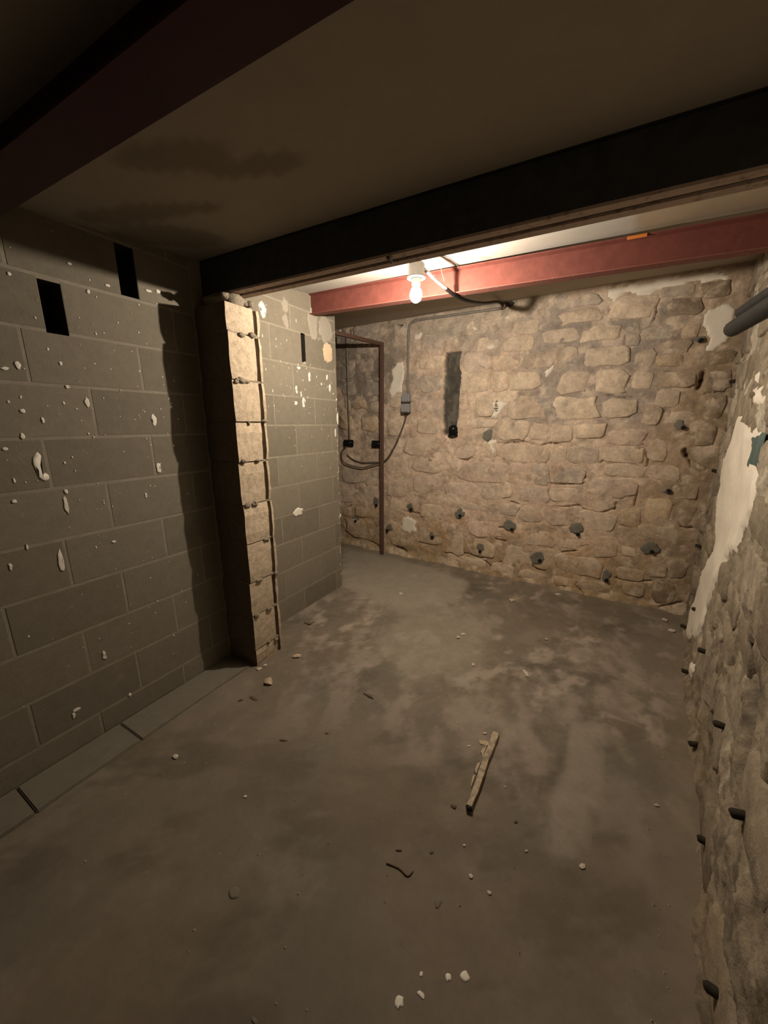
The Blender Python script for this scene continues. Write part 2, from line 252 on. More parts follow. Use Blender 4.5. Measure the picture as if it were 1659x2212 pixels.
def mat_masonry(name, source, rough=0.92, var=0.35, fine=60.0, bump=0.35, bdist=0.01, smear=None, smear_rng=(0.52, 0.66), smear_scale=7.0, pits=None):
    """colour comes from the vertex colours ('attr'), the object's own colour ('obj') or a fixed colour"""
    m, nt, b = mat_base(name, rough)
    geo = nd(nt, 'ShaderNodeNewGeometry'); pos = geo.outputs['Position']
    if source == 'attr':
        a = nd(nt, 'ShaderNodeAttribute'); a.attribute_name = 'Col'; c = a.outputs['Color']
    elif source == 'obj':
        a = nd(nt, 'ShaderNodeObjectInfo'); c = a.outputs['Color']
    else: c = source
    if smear:
        f = ramp(nt, noise(nt, pos, smear_scale, 8, 0.68, 0.3), *smear_rng)
        c = mixcol(nt, f, c, smear)
    n1 = noise(nt, pos, fine * 0.22, 8, 0.7)
    n2 = noise(nt, pos, fine, 6, 0.7)
    lo = nd(nt, 'ShaderNodeMapRange'); lo.inputs['From Min'].default_value = 0.3; lo.inputs['From Max'].default_value = 0.7
    lo.inputs['To Min'].default_value = 1 - var; lo.inputs['To Max'].default_value = 1 + var
    nt.links.new(n1, lo.inputs['Value'])
    hi = nd(nt, 'ShaderNodeMapRange'); hi.inputs['From Min'].default_value = 0.3; hi.inputs['From Max'].default_value = 0.7
    hi.inputs['To Min'].default_value = 1 - var * 0.5; hi.inputs['To Max'].default_value = 1 + var * 0.5
    nt.links.new(n2, hi.inputs['Value'])
    mu = nd(nt, 'ShaderNodeMath', operation='MULTIPLY'); nt.links.new(lo.outputs[0], mu.inputs[0]); nt.links.new(hi.outputs[0], mu.inputs[1])
    vm = nd(nt, 'ShaderNodeVectorMath', operation='SCALE'); nt.links.new(mu.outputs[0], vm.inputs['Scale'])
    if isinstance(c, tuple): vm.inputs[0].default_value = c[:3]
    else: nt.links.new(c, vm.inputs[0])
    nt.links.new(vm.outputs[0], b.inputs['Base Color'])
    add = nd(nt, 'ShaderNodeMath', operation='ADD')
    nt.links.new(n1, add.inputs[0])
    h2 = nd(nt, 'ShaderNodeMath', operation='MULTIPLY'); h2.inputs[1].default_value = 0.6
    nt.links.new(n2, h2.inputs[0]); nt.links.new(h2.outputs[0], add.inputs[1])
    bp = nd(nt, 'ShaderNodeBump', Strength=bump, Distance=bdist)
    nt.links.new(add.outputs[0], bp.inputs['Height']); nt.links.new(bp.outputs[0], b.inputs['Normal'])
    return m

def mat_plain(name, col, rough=0.5, metal=0.0, var=0.0, scale=40, bump=0.0, col2=None, rng2=(0.5, 0.6)):
    m, nt, b = mat_base(name, rough)
    b.inputs['Metallic'].default_value = metal
    geo = nd(nt, 'ShaderNodeNewGeometry'); pos = geo.outputs['Position']
    n = noise(nt, pos, scale, 6, 0.65)
    c2 = col2 if col2 else tuple(x * (1 - var) for x in col)
    f = ramp(nt, n, *rng2) if col2 else ramp(nt, n, 0.3, 0.7)
    c = mixcol(nt, f, col, c2)
    nt.links.new(c, b.inputs['Base Color'])
    if bump:
        bp = nd(nt, 'ShaderNodeBump', Strength=bump, Distance=0.004)
        nt.links.new(n, bp.inputs['Height']); nt.links.new(bp.outputs[0], b.inputs['Normal'])
    return m

LIME = (0.47, 0.385, 0.29)
M_backbed = mat_masonry('rubble_mortar', 'attr', fine=65, var=0.30, bump=0.6, bdist=0.012)
M_stone = mat_masonry('limestone', 'obj', fine=60, var=0.30, bump=0.6, bdist=0.012, smear=(0.55, 0.45, 0.35), smear_rng=(0.47, 0.62), smear_scale=9)
M_rightbed = mat_masonry('rough_render', 'attr', fine=60, var=0.36, bump=0.7, bdist=0.014)
M_rstone = mat_masonry('rough_stone', 'obj', fine=55, var=0.34, bump=0.7, bdist=0.014, smear=(0.30, 0.255, 0.19), smear_rng=(0.48, 0.62), smear_scale=9)
M_plaster = mat_masonry('white_lime_plaster', (0.74, 0.68, 0.58), fine=40, var=0.08, bump=0.2, bdist=0.004)
M_cement = mat_masonry('grey_cement', (0.165, 0.155, 0.13), fine=60, var=0.2, bump=0.4, bdist=0.006)
M_block = mat_masonry('concrete_block', 'obj', fine=120, var=0.10, bump=0.28, bdist=0.004, smear=(0.235, 0.21, 0.165), smear_rng=(0.56, 0.80), smear_scale=5)
M_mortar = mat_masonry('block_mortar', (0.250, 0.223, 0.175), fine=80, var=0.13, bump=0.35, bdist=0.005)
M_pier = mat_masonry('pier_block', 'obj', fine=150, var=0.30, bump=0.6, bdist=0.008)
M_piershade = mat_masonry('pier_block_shade', (0.155, 0.125, 0.09), fine=150, var=0.2, bump=0.4, bdist=0.005)  # darker copy of the block colour, shade painted into the front side
M_rubble_mortar = mat_masonry('dark_mortar', (0.24, 0.205, 0.155), fine=90, var=0.35, bump=0.7, bdist=0.01)
M_floor = mat_masonry('concrete_floor', 'attr', fine=45, var=0.10, bump=0.14, bdist=0.005, rough=0.85)
M_ceiling = mat_masonry('ceiling_plaster', 'attr', fine=30, var=0.05, bump=0.12, bdist=0.004)
M_kerb = mat_masonry('kerb_concrete', (0.165, 0.148, 0.115), fine=60, var=0.10, bump=0.2, bdist=0.004)
M_paint = mat_masonry('white_paint', (0.70, 0.66, 0.58), fine=60, var=0.06, bump=0.15, bdist=0.002)
M_ochre = mat_masonry('ochre_filler', (0.53, 0.40, 0.27), fine=60, var=0.1, bump=0.3, bdist=0.004)
M_green = mat_plain('blue_green_paint', (0.105, 0.15, 0.135), 0.8, var=0.35, scale=14)
M_redsteel = mat_plain('red_lead_paint', (0.155, 0.047, 0.036), 0.75, var=0.22, scale=26, bump=0.12)
M_redflange = mat_plain('red_lead_worn', (0.19, 0.07, 0.055), 0.75, scale=60, col2=(0.32, 0.23, 0.18), rng2=(0.60, 0.70), bump=0.2)
M_darkred = mat_plain('dark_red_paint', (0.055, 0.013, 0.019), 0.6, var=0.3, scale=16)
M_black = mat_plain('black_steel', (0.055, 0.060, 0.064), 0.6, var=0.3, scale=20, bump=0.1)
M_flange = mat_plain('rusty_flange', (0.46, 0.36, 0.30), 0.8, scale=35, col2=(0.24, 0.17, 0.14), rng2=(0.5, 0.72), bump=0.2)
M_brown = mat_plain('brown_paint_steel', (0.125, 0.070, 0.052), 0.5, var=0.3, scale=60, bump=0.1)
M_rubber = mat_plain('black_plastic', (0.012, 0.012, 0.012), 0.4, var=0.2, scale=80)
M_tube = mat_plain('black_pipe_foam', (0.02, 0.02, 0.019), 0.7, var=0.4, scale=40, bump=0.2)
M_greyplastic = mat_plain('grey_plastic', (0.27, 0.27, 0.28), 0.45, var=0.1, scale=60)
M_conduit = mat_plain('grey_conduit', (0.24, 0.215, 0.185), 0.5, var=0.25, scale=50)
M_whiteconduit = mat_plain('white_conduit', (0.42, 0.39, 0.36), 0.45, var=0.1, scale=50)
M_holder = mat_plain('lamp_holder_grey', (0.20, 0.19, 0.175), 0.5, var=0.1, scale=40)
M_wire = mat_plain('wire', (0.06, 0.05, 0.045), 0.5)
M_cable = mat_plain('cable_sheath', (0.10, 0.088, 0.075), 0.5, var=0.2)
M_wood = mat_plain('weathered_wood', (0.42, 0.345, 0.245), 0.8, scale=30, col2=(0.24, 0.195, 0.145), rng2=(0.48, 0.62), bump=0.4)
M_chip = mat_masonry('rubble_chip', 'obj', fine=150, var=0.2, bump=0.5, bdist=0.004)
M_twig = mat_plain('twig', (0.13, 0.09, 0.06), 0.8, var=0.3)
M_grit = mat_masonry('grit', (0.36, 0.31, 0.24), fine=200, var=0.3, bump=0.3, bdist=0.002)
M_dark = mat_plain('hollow_dark', (0.05, 0.042, 0.034), 0.95, var=0.3, scale=40)  # near-black colour for the slot insides and the wall hole lump

# clear glowing glass: lets the filament's light out and shines by itself
M_bulb = bpy.data.materials.new('lit_bulb_glass'); M_bulb.use_nodes = True
nt = M_bulb.node_tree; nt.nodes.clear()
out_ = nd(nt, 'ShaderNodeOutputMaterial'); ad = nd(nt, 'ShaderNodeAddShader'); tr = nd(nt, 'ShaderNodeBsdfTransparent')
em = nd(nt, 'ShaderNodeEmission', Strength=22.0); em.inputs['Color'].default_value = (1, 0.9, 0.74, 1)
nt.links.new(tr.outputs[0], ad.inputs[0]); nt.links.new(em.outputs[0], ad.inputs[1]); nt.links.new(ad.outputs[0], out_.inputs['Surface'])

# ------------------------------------------------------------------ ceiling height
def ceil_z(y):
    return 2.08 + 0.085 * (np.maximum(y, 0.0) - 0.6)

# ------------------------------------------------------------------ floor
xs = np.arange(-3.35, 1.0, 0.014); ys = np.arange(-2.0, 3.6, 0.014)
X, Y = np.meshgrid(xs, ys, indexing='ij')
wx = X + 0.10 * (fbm(X, Y, 3.0, 51) - 0.5); wy = Y + 0.10 * (fbm(X, Y, 3.0, 52) - 0.5)
c = np.zeros(X.shape + (3,)); c[:] = (0.305, 0.268, 0.212)
n1 = fbm(X, Y, 1.6, 1, 6); n2 = fbm(X, Y, 4.5, 2, 6, 0.62); n3 = fbm(X * 0.6 + Y * 0.3, Y * 1.4 - X, 3.0, 3, 6, 0.62)
c = mixc(c, (0.255, 0.235, 0.185), sstep(n1, 0.42, 0.60) * 0.9)
c = mixc(c, (0.40, 0.355, 0.295), sstep(n2, 0.52, 0.68) * 0.55)
c = mixc(c, (0.19, 0.165, 0.125), sstep(n3, 0.52, 0.66) * 0.7)
c = mixc(c, (0.30, 0.25, 0.185), sstep(fbm(X, Y, 2.2, 9), 0.5, 0.66) * 0.5)
# white scuffs on the slab
sc = sstep(fbm(X * 0.5 + Y, Y * 0.6 - X * 1.5, 5.0, 4, 6, 0.65), 0.54, 0.74) * sstep(Y, 1.2, 1.9)
c = mixc(c, (0.66, 0.585, 0.50), sc * 0.7)
sc2 = sstep(fbm(X * 2.0 + Y * 0.8, Y * 1.2 - X * 0.5, 4.0, 5, 6, 0.66), 0.48, 0.72) * sstep(Y, 0.9, 1.5)
c = mixc(c, (0.58, 0.515, 0.435), sc2 * 0.55)
def soft_poly(poly, edge=0.06, seed=60):
    # ragged soft mask of a stain with its own outline
    acc = np.zeros(X.shape)
    for k in range(9):
        ox = edge * (fbm(X, Y, 9, seed + k) - 0.5) * 2; oy = edge * (fbm(X, Y, 9, seed + 40 + k) - 0.5) * 2
        acc += in_poly(X + ox, Y + oy, poly)
    return acc / 9
slab = soft_poly(FPATCH[1], 0.13); c = mixc(c, (0.54, 0.51, 0.42), slab * 0.8)
c = mixc(c, (0.50, 0.455, 0.37), soft_poly(FPATCH[2], 0.20, 70) * 0.65)
c = mixc(c, (0.46, 0.42, 0.345), soft_poly(FPATCH[0], 0.035, 80) * 0.8 * sstep(fbm(X, Y, 6, 84, 5), 0.25, 0.55))
edge = np.minimum(seg_dist(wx, wy, (-1.83, 2.46), (-1.14, 2.27)), seg_dist(wx, wy, (-1.14, 2.27), (-0.62, 2.60)))
c = mixc(c, (0.47, 0.43, 0.35), sstep(-edge, -0.09, -0.01) * 0.6)
ln = np.minimum(seg_dist(X, Y, SCR[0], SCR[1]), seg_dist(X, Y, SCR[1], SCR[2]))
c = mixc(c, (0.55, 0.50, 0.42), sstep(-ln, -0.018, -0.004) * 0.6 * sstep(fbm(X, Y, 8, 90), 0.3, 0.6))
# dust and dirt along the foot of the stone walls
d_right = (0.28 + 0.127 * Y) - X; d_back = 3.36 - 0.044 * (X + 2.5) - Y
c = mixc(c, (0.34, 0.29, 0.215), sstep(-np.minimum(d_right, d_back) + 0.08 * fbm(X, Y, 6, 95), -0.16, 0.05) * 0.7)
Z = 0.010 * (fbm(X, Y, 1.2, 21) - 0.5) + 0.004 * (fbm(X, Y, 7, 22) - 0.5)
Z += 0.03 * sstep(-np.minimum(d_right, d_back), -0.10, 0.02) * fbm(X, Y, 6, 23)
floor = link('floor', grid_mesh('floor', np.stack([X, Y, Z], -1), c * np.array((0.56, 0.535, 0.52))), M_floor)
tag(floor, 'dusty grey-brown concrete cellar floor with pale scuffs', 'floor', kind='structure')

def floor_z(x, y):
    return float(0.010 * (fbm(np.array([x]), np.array([y]), 1.2, 21)[0] - 0.5) + 0.004 * (fbm(np.array([x]), np.array([y]), 7, 22)[0] - 0.5))

# ------------------------------------------------------------------ ceiling
xs = np.arange(-3.35, 1.0, 0.03); ys = np.arange(-2.0, 3.6, 0.03)
Xc, Yc = np.meshgrid(xs, ys, indexing='ij')
c = np.zeros(Xc.shape + (3,)); c[:] = (0.42, 0.375, 0.315)
c = mixc(c, (0.35, 0.31, 0.26), sstep(fbm(Xc, Yc, 1.5, 31), 0.45, 0.65) * 0.6)
n = fbm(Xc, Yc, 5, 33)
def blob(cx, cy, rx, ry, rot=0.0):
    dx = Xc - cx; dy = Yc - cy; ca, sa = math.cos(rot), math.sin(rot)
    return np.hypot((dx * ca + dy * sa) / rx, (-dx * sa + dy * ca) / ry) + (n - 0.5) * 0.9
for a in ((-1.10, 0.79, 0.20, 0.09, 0.35), (-1.0, 0.93, 0.17, 0.07, 0.5), (-1.5, 0.92, 0.30, 0.07, 0.45), (-1.62, 1.1, 0.22, 0.12, 0.8)):
    c = mixc(c, (0.20, 0.16, 0.11), sstep(-blob(*a), -1.05, -0.85) * 0.6)
# fresh white plaster between the two beams, tan beyond
bay = sstep(Yc, 1.42, 1.46) * sstep(-Yc, -2.3, -2.26)
c = mixc(c, (0.54, 0.505, 0.45), bay * sstep(-(Xc + 0.10 * (n - 0.5)), -0.06, -0.02))
c = mixc(c, (0.45, 0.36, 0.25), bay * sstep(Xc + 0.10 * (n - 0.5), 0.02, 0.06))
c = mixc(c, (0.50, 0.43, 0.34), sstep(Yc, 2.24, 2.3) * 0.9)
Zc = ceil_z(Yc) + 0.006 * (fbm(Xc, Yc, 2.0, 35) - 0.5)
ceiling = link('ceiling', grid_mesh('ceiling', np.stack([Xc, Yc, Zc], -1), c * 0.76, flip=True), M_ceiling)
tag(ceiling, 'low plastered cellar ceiling with brown damp stains', 'ceiling', kind='structure')

# ------------------------------------------------------------------ back wall (rubble stone)
BA = np.array((-2.5, 3.36)); BB = np.array((0.69, 3.22)); BD = (BB - BA) / np.linalg.norm(BB - BA)
BN = np.array((BD[1], -BD[0]))                      # towards the room
def bw(s, z, d=0.0):
    p = BA + BD * s + BN * d
    return (p[0], p[1], z)
B_LEN = 3.42
ss = np.arange(-0.85, B_LEN, 0.008); zs = np.arange(-0.04, 2.40, 0.008)
S, Zb = np.meshgrid(ss, zs, indexing='ij')
def back_colour(S, Zb):
    c = np.zeros(S.shape + (3,)); c[:] = (0.365, 0.285, 0.215)
    w = fbm(S, Zb, 1.3, 101); m = fbm(S, Zb, 4.2, 102, 6, 0.62); k = fbm(S, Zb, 10, 103, 5, 0.62)
    c = mixc(c, (0.40, 0.29, 0.225), sstep(w, 0.45, 0.6) * 0.7 * sstep(-np.abs(Zb - 0.9), -0.6, -0.2))      # pink lime
    c = mixc(c, (0.265, 0.23, 0.195), sstep(m, 0.50, 0.62) * 0.75 * sstep(Zb, 1.0, 1.7))                    # grey pointing
    soot = sstep(-S, -1.05, -0.45) * sstep(Zb, 0.95, 1.35)
    c = mixc(c, (0.165, 0.14, 0.11), soot * sstep(m, 0.36, 0.58) * 0.85)                                    # soot in the nook
    c = mixc(c, (0.245, 0.225, 0.19), sstep(Zb, 1.95, 2.2) * 0.6 * sstep(-S, -2.4, -1.9))
    c = mixc(c, (0.33, 0.225, 0.125), sstep(-Zb + 0.35 * (w - 0.5), -0.62, -0.30) * sstep(m, 0.38, 0.56) * 0.8)   # ochre damp
    c = mixc(c, (0.20, 0.165, 0.10), sstep(-Zb + 0.3 * (m - 0.5), -0.22, -0.05) * 0.7)
    c = mixc(c, (0.22, 0.165, 0.105), sstep(S, 2.55, 3.15) * sstep(m, 0.40, 0.58) * 0.75)                   # brown damp by the corner
    c = c * np.array((1.50, 1.47, 1.47))
    up = sstep(S, 1.75, 2.05) * sstep(-S, -3.0, -2.8) * sstep(Zb + 0.3 * (w - 0.5), 1.22, 1.42) * sstep(-Zb, -2.25, -2.1)
    c = mixc(c, (0.30, 0.262, 0.232), up * 0.8)
    low = sstep(-Zb + 0.35 * (w - 0.5) + 0.25 * (m - 0.5), -0.55, -0.12)
    c = mixc(c, (0.37, 0.265, 0.155), low * 0.75)
    c = mixc(c, (0.30, 0.225, 0.15), sstep(S + 0.5 * (m - 0.5), 2.65, 3.1) * 0.65)
    c = mixc(c, (0.215, 0.185, 0.15), soot * sstep(m, 0.36, 0.56) * 0.6)
    c = mixc(c, (0.66, 0.54, 0.42), sstep(k, 0.50, 0.68) * 0.65)
    c = mixc(c, (0.28, 0.225, 0.17), sstep(fbm(S, Zb, 8, 107, 6, 0.7), 0.54, 0.68) * 0.55)
    return c
cb = back_colour(S, Zb)
d = 0.030 * (fbm(S, Zb, 2.0, 111) - 0.5) + 0.022 * (fbm(S, Zb, 7.0, 112, 5, 0.6) - 0.5) + 0.008 * (fbm(S, Zb, 26.0, 113, 4) - 0.5)
jx = S + 0.016 * (fbm(S, Zb, 22, 114) - 0.5); jz = Zb + 0.022 * (fbm(S, Zb, 22, 115) - 0.5)
for i, pl_ in enumerate(BACK_CRACKS):
    wd = 0.012 if i in (0, 1, 7, 5) else 0.0055
    dp = 0.055 if i in (0, 1, 7, 5) else 0.026
    for a, b_ in zip(pl_[:-1], pl_[1:]):
        d -= dp * np.exp(-(seg_dist(jx, jz, a, b_) / wd) ** 2)
# vertical chase cut for a pipe, its bed in dark cement
CH = (1.232, 1.372, 1.262, 1.985)
jx = S + 0.05 * (fbm(S, Zb, 9, 118, 5, 0.65) - 0.5)
chm = sstep(jx, CH[0] - .006, CH[0] + .006) * sstep(-jx, -CH[1] - .006, -CH[1] + .006) * sstep(jz, CH[2], CH[2] + .02) * sstep(-jz, -CH[3], -CH[3] + .02)
d = d * (1 - chm) - 0.048 * chm
cb = mixc(cb, (0.075, 0.068, 0.056), chm); cb = mixc(cb, (0.15, 0.135, 0.11), chm * sstep(fbm(S * 2, Zb * 0.7, 9, 119, 5, 0.65), 0.5, 0.65) * 0.8)
# the wall foot is battered with loose mortar
d += 0.05 * sstep(-Zb, -0.09, 0.0) * fbm(S, Zb, 5, 117)
Pb = np.stack([BA[0] + BD[0] * S + BN[0] * d, BA[1] + BD[1] * S + BN[1] * d, Zb], -1)
wall_back = link('wall_back', grid_mesh('wall_back', Pb, cb), M_backbed)
tag(wall_back, 'old rubble stone back wall pointed with tan lime mortar', 'wall', kind='structure')

def stone_mesh(name, w, h, proud, n=12, sq=0.42, rough=0.07, depth=0.02, dome=0.3):
    """local x along the wall, y out of the wall, z up; a flat hewn face with worn arrises"""
    verts = []; faces = []
    rx = [1 + random.uniform(-rough, rough) * 1.5 for _ in range(n)]; rz = [1 + random.uniform(-rough, rough) * 1.8 for _ in range(n)]
    tilt = random.uniform(-0.05, 0.05); tz = random.uniform(-0.06, 0.06); skew = random.uniform(-0.18, 0.18)
    for (sc_, dd) in ((1.05, -depth), (0.99, proud * 0.35), (0.90, proud)):
        for k in range(n):
            th = 2 * math.pi * (k + 0.5) / n
            cx, cz = math.cos(th), math.sin(th)
            x = math.copysign(abs(cx) ** sq, cx) * w / 2 * rx[k] * sc_
            z = math.copysign(abs(cz) ** sq, cz) * h / 2 * rz[k] * sc_
            x += skew * z
            y = dd + (random.uniform(-0.35, 0.35) * proud + tilt * x + tz * z if dd > 0 else 0)
            verts.append((x, y, z))
    verts.append((random.uniform(-.2, .2) * w, proud * (1 + dome * random.uniform(-1, 1)), random.uniform(-.2, .2) * h))
    for r in range(2):
        for k in range(n):
            k2 = (k + 1) % n
            faces.append((r * n + k2, r * n + k, (r + 1) * n + k, (r + 1) * n + k2))
    for k in range(n):
        faces.append((2 * n + (k + 1) % n, 2 * n + k, 3 * n))
    return mesh(name, verts, faces, True)

CLS = {'t': (0.60, 0.485, 0.365), 'y': (0.74, 0.60, 0.44), 'p': (0.575, 0.445, 0.365), 'g': (0.39, 0.34, 0.285), 'b': (0.47, 0.365, 0.265), 'o': (0.50, 0.37, 0.225), 'd': (0.25, 0.19, 0.125)}
back_ang = math.atan2(BD[1], BD[0])
def bed_depth(s, z):
    i = int(np.clip((s - ss[0]) / 0.008, 0, len(ss) - 1)); j = int(np.clip((z - zs[0]) / 0.008, 0, len(zs) - 1))
    i0, i1 = max(i - 6, 0), i + 7; j0, j1 = max(j - 5, 0), j + 6
    return float(d[i0:i1, j0:j1].mean())
for (s, z, w, h, k) in BACK_STONES:
    cc = np.array(CLS[k]); loc = back_colour(np.array([s]), np.array([z]))[0]
    cc = cc * 0.62 + loc * 0.38
    cc = cc * random.uniform(0.9, 1.1)
    proud = {'y': 0.0085, 't': 0.0055, 'p': 0.004, 'g': 0.005, 'b': 0.0055, 'o': 0.008, 'd': 0.008}[k] * random.uniform(0.7, 1.3)
    if z < 1.25: proud *= 0.55
    me = stone_mesh('stone', w * 1.0, h * 1.0, proud, rough=0.10)
    o = link('stone', me, M_stone, wall_back, cc)
    p = bw(s, z, bed_depth(s, z))
    o.matrix_world = Matrix.Translation(p) @ Matrix.Rotation(back_ang, 4, 'Z') @ Matrix.Scale(-1, 4, (0, 1, 0)) @ Matrix.Rotation(random.uniform(-.03, .03), 4, 'Y')

def ragged_patch(name, poly, thick, sub=4, jit=0.012, seed=0):
    """thin troweled slab with a ragged outline in wall coordinates (s,z) -> local x,z; y is out of the wall"""
    rs_ = random.Random(seed)
    pts = []
    n = len(poly)
    for i in range(n):
        a = poly[i]; b_ = poly[(i + 1) % n]
        L = math.hypot(b_[0] - a[0], b_[1] - a[1]); k = max(1, int(L / 0.03))
        for t in range(k):
            f = t / k
            pts.append((a[0] + (b_[0] - a[0]) * f + rs_.uniform(-jit, jit) * (0.4 if t == 0 else 1), a[1] + (b_[1] - a[1]) * f + rs_.uniform(-jit, jit) * (0.4 if t == 0 else 1)))
    cx = sum(p[0] for p in pts) / len(pts); cz = sum(p[1] for p in pts) / len(pts)
    return pts, cx, cz

def patch_object(name, pts, mat, parent, place, thick, depth=0.02, inset=0.88):
    """place(s,z,d) -> world position"""
    bm = bmesh.new()
    cx = sum(p[0] for p in pts) / len(pts); cz = sum(p[1] for p in pts) / len(pts)
    rim0 = [bm.verts.new(place(p[0], p[1], -depth)) for p in pts]
    rim1 = [bm.verts.new(place(p[0], p[1], thick * 0.5)) for p in pts]
    ins = min(0.012, 0.25 * min(max(p[0] for p in pts) - min(p[0] for p in pts), max(p[1] for p in pts) - min(p[1] for p in pts)))
    rim2 = []
    for p in pts:
        dx, dz = cx - p[0], cz - p[1]; L = math.hypot(dx, dz) + 1e-6
        rim2.append(bm.verts.new(place(p[0] + dx / L * ins, p[1] + dz / L * ins, thick)))
    n = len(pts)
    for k in range(n):
        k2 = (k + 1) % n
        bm.faces.new((rim0[k], rim0[k2], rim1[k2], rim1[k])); bm.faces.new((rim1[k], rim1[k2], rim2[k2], rim2[k]))
    bm.faces.new(rim2)
    bmesh.ops.triangulate(bm, faces=[f for f in bm.faces if len(f.verts) > 4])
    bmesh.ops.recalc_face_normals(bm, faces=bm.faces)
    me = bpy.data.meshes.new(name); bm.to_mesh(me); bm.free()
    me.polygons.foreach_set('use_smooth', [True] * len(me.polygons))
    return link(name, me, mat, parent)

def grid_patch(name, poly, mat, parent, place, step, thick, warp=0.03, freq=14.0, seed=0):
    """troweled layer with a ragged broken outline; place(s,z,d) -> world"""
    s0 = min(p[0] for p in poly) - warp; s1 = max(p[0] for p in poly) + warp
    z0 = max(min(p[1] for p in poly) - warp, 0.0); z1 = max(p[1] for p in poly) + warp
    gs = np.arange(s0, s1 + step, step); gz = np.arange(z0, z1 + step, step)
    A_, B_ = np.meshgrid(gs, gz, indexing='ij')
    qa = A_ + warp * 2 * (fbm(A_, B_, freq, seed + 1, 4, 0.65) - 0.5); qb = B_ + warp * 2 * (fbm(A_, B_, freq, seed + 2, 4, 0.65) - 0.5)
    ins = in_poly(qa, qb, poly)
    cell = ins[:-1, :-1] & ins[1:, :-1] & ins[1:, 1:] & ins[:-1, 1:]
    cnt = np.zeros(A_.shape, int)
    cnt[:-1, :-1] += cell; cnt[1:, :-1] += cell; cnt[1:, 1:] += cell; cnt[:-1, 1:] += cell
    idx = -np.ones(A_.shape, int); verts = []; faces = []
    for i in range(A_.shape[0]):
        for j in range(A_.shape[1]):
            if cnt[i, j]:
                idx[i, j] = len(verts)
                verts.append(place(A_[i, j], B_[i, j], thick if cnt[i, j] == 4 else -0.004))
    for i in range(cell.shape[0]):
        for j in range(cell.shape[1]):
            if cell[i, j]: faces.append((idx[i, j], idx[i + 1, j], idx[i + 1, j + 1], idx[i, j + 1]))
    return link(name, mesh(name, verts, faces, True), mat, parent)

for i, poly in enumerate(BACK_PLASTER):
    small = max(p[0] for p in poly) - min(p[0] for p in poly) < 0.2
    o = grid_patch('plaster_patch', poly, M_plaster, wall_back, lambda s, z, dd: bw(s, z, bed_depth(s, z) + dd), 0.010 if small else 0.014, 0.009, warp=0.018 if small else 0.03, seed=800 + i * 7)
    o['label'] = 'white plaster patch'
def disc_pts(s, z, w, h, n=14, rough=0.18):
    return [(s + math.cos(2 * math.pi * k / n) * w / 2 * random.uniform(1 - rough, 1 + rough), z + math.sin(2 * math.pi * k / n) * h / 2 * random.uniform(1 - rough, 1 + rough)) for k in range(n)]
plug_me = tube_mesh('plug', [(0, -0.03, 0), (0, 0.012, 0), (0, 0.014, 0)], 0.014, 10, radii=[0.014, 0.014, 0.012])
for i, (s, z, w, h, ds, dz) in enumerate(BACK_CEMENT):
    base = bed_depth(s, z)
    o = grid_patch('cement_patch', [(s + math.cos(k * .5236) * w * .52, z + math.sin(k * .5236) * h * .52) for k in range(12)], M_cement, wall_back, lambda a, b_, dd: bw(a, b_, bed_depth(a, b_) + dd), 0.007, 0.009, warp=0.025, freq=18, seed=600 + i * 11)
    o['label'] = 'grey cement dab around a plug'
    if i < 15:
        pg = link('plug', plug_me, M_rubber, o)
        pg['label'] = 'black injection plug'
        pg.matrix_world = Matrix.Translation(bw(s + ds, z + dz, base + 0.012)) @ Matrix.Rotation(back_ang + math.pi, 4, 'Z')

# ------------------------------------------------------------------ right wall (rough stone and render)
RA = np.array((0.28, 0.0)); RDr = np.array((0.127, 1.0)); RDr /= np.linalg.norm(RDr)
RN = np.array((-RDr[1], RDr[0]))                    # towards the room
def rw(s, z, dd=0.0):
    p = RA + RDr * s + RN * dd
    return (p[0], p[1], z)
sr = np.arange(-2.0, 3.42, 0.010); zr = np.arange(-0.04, 2.40, 0.010)
SR, ZR = np.meshgrid(sr, zr, indexing='ij')
def right_colour(SR, ZR):
    c = np.zeros(SR.shape + (3,)); c[:] = (0.30, 0.25, 0.18)
    w = fbm(SR, ZR, 1.4, 201); m = fbm(SR, ZR, 4.0, 202, 6, 0.62); k = fbm(SR * 2.2, ZR * 0.8, 5.0, 203, 6, 0.65)
    c = mixc(c, (0.20, 0.165, 0.125), sstep(m, 0.48, 0.62) * 0.8)
    c = mixc(c, (0.40, 0.345, 0.26), sstep(k, 0.54, 0.68) * 0.7)
    c = mixc(c, (0.22, 0.17, 0.10), sstep(-ZR, -0.25, -0.02) * 0.5)
    c = mixc(c, (0.14, 0.115, 0.08), sstep(fbm(SR, ZR, 9, 207, 6, 0.7), 0.54, 0.66) * 0.6)
    c = mixc(c, (0.46, 0.40, 0.31), sstep(fbm(SR, ZR * 0.6, 8, 208, 6, 0.7), 0.56, 0.68) * 0.6)
    c = mixc(c, (0.60, 0.54, 0.44), sstep(fbm(SR * 1.6, ZR, 4.0, 205, 6, 0.66), 0.50, 0.58) * 0.8 * sstep(ZR + 0.3 * (w - 0.5), 0.9, 1.3))
    return c
cr = right_colour(SR, ZR)
dr = 0.050 * (fbm(SR, ZR, 1.8, 211) - 0.5) + 0.045 * (fbm(SR, ZR, 6.0, 212, 6, 0.65) - 0.5) + 0.020 * (fbm(SR, ZR, 20, 213, 4, 0.7) - 0.5)
dr += 0.035 * sstep(-ZR, -0.07, 0.0) * fbm(SR, ZR, 5, 214)
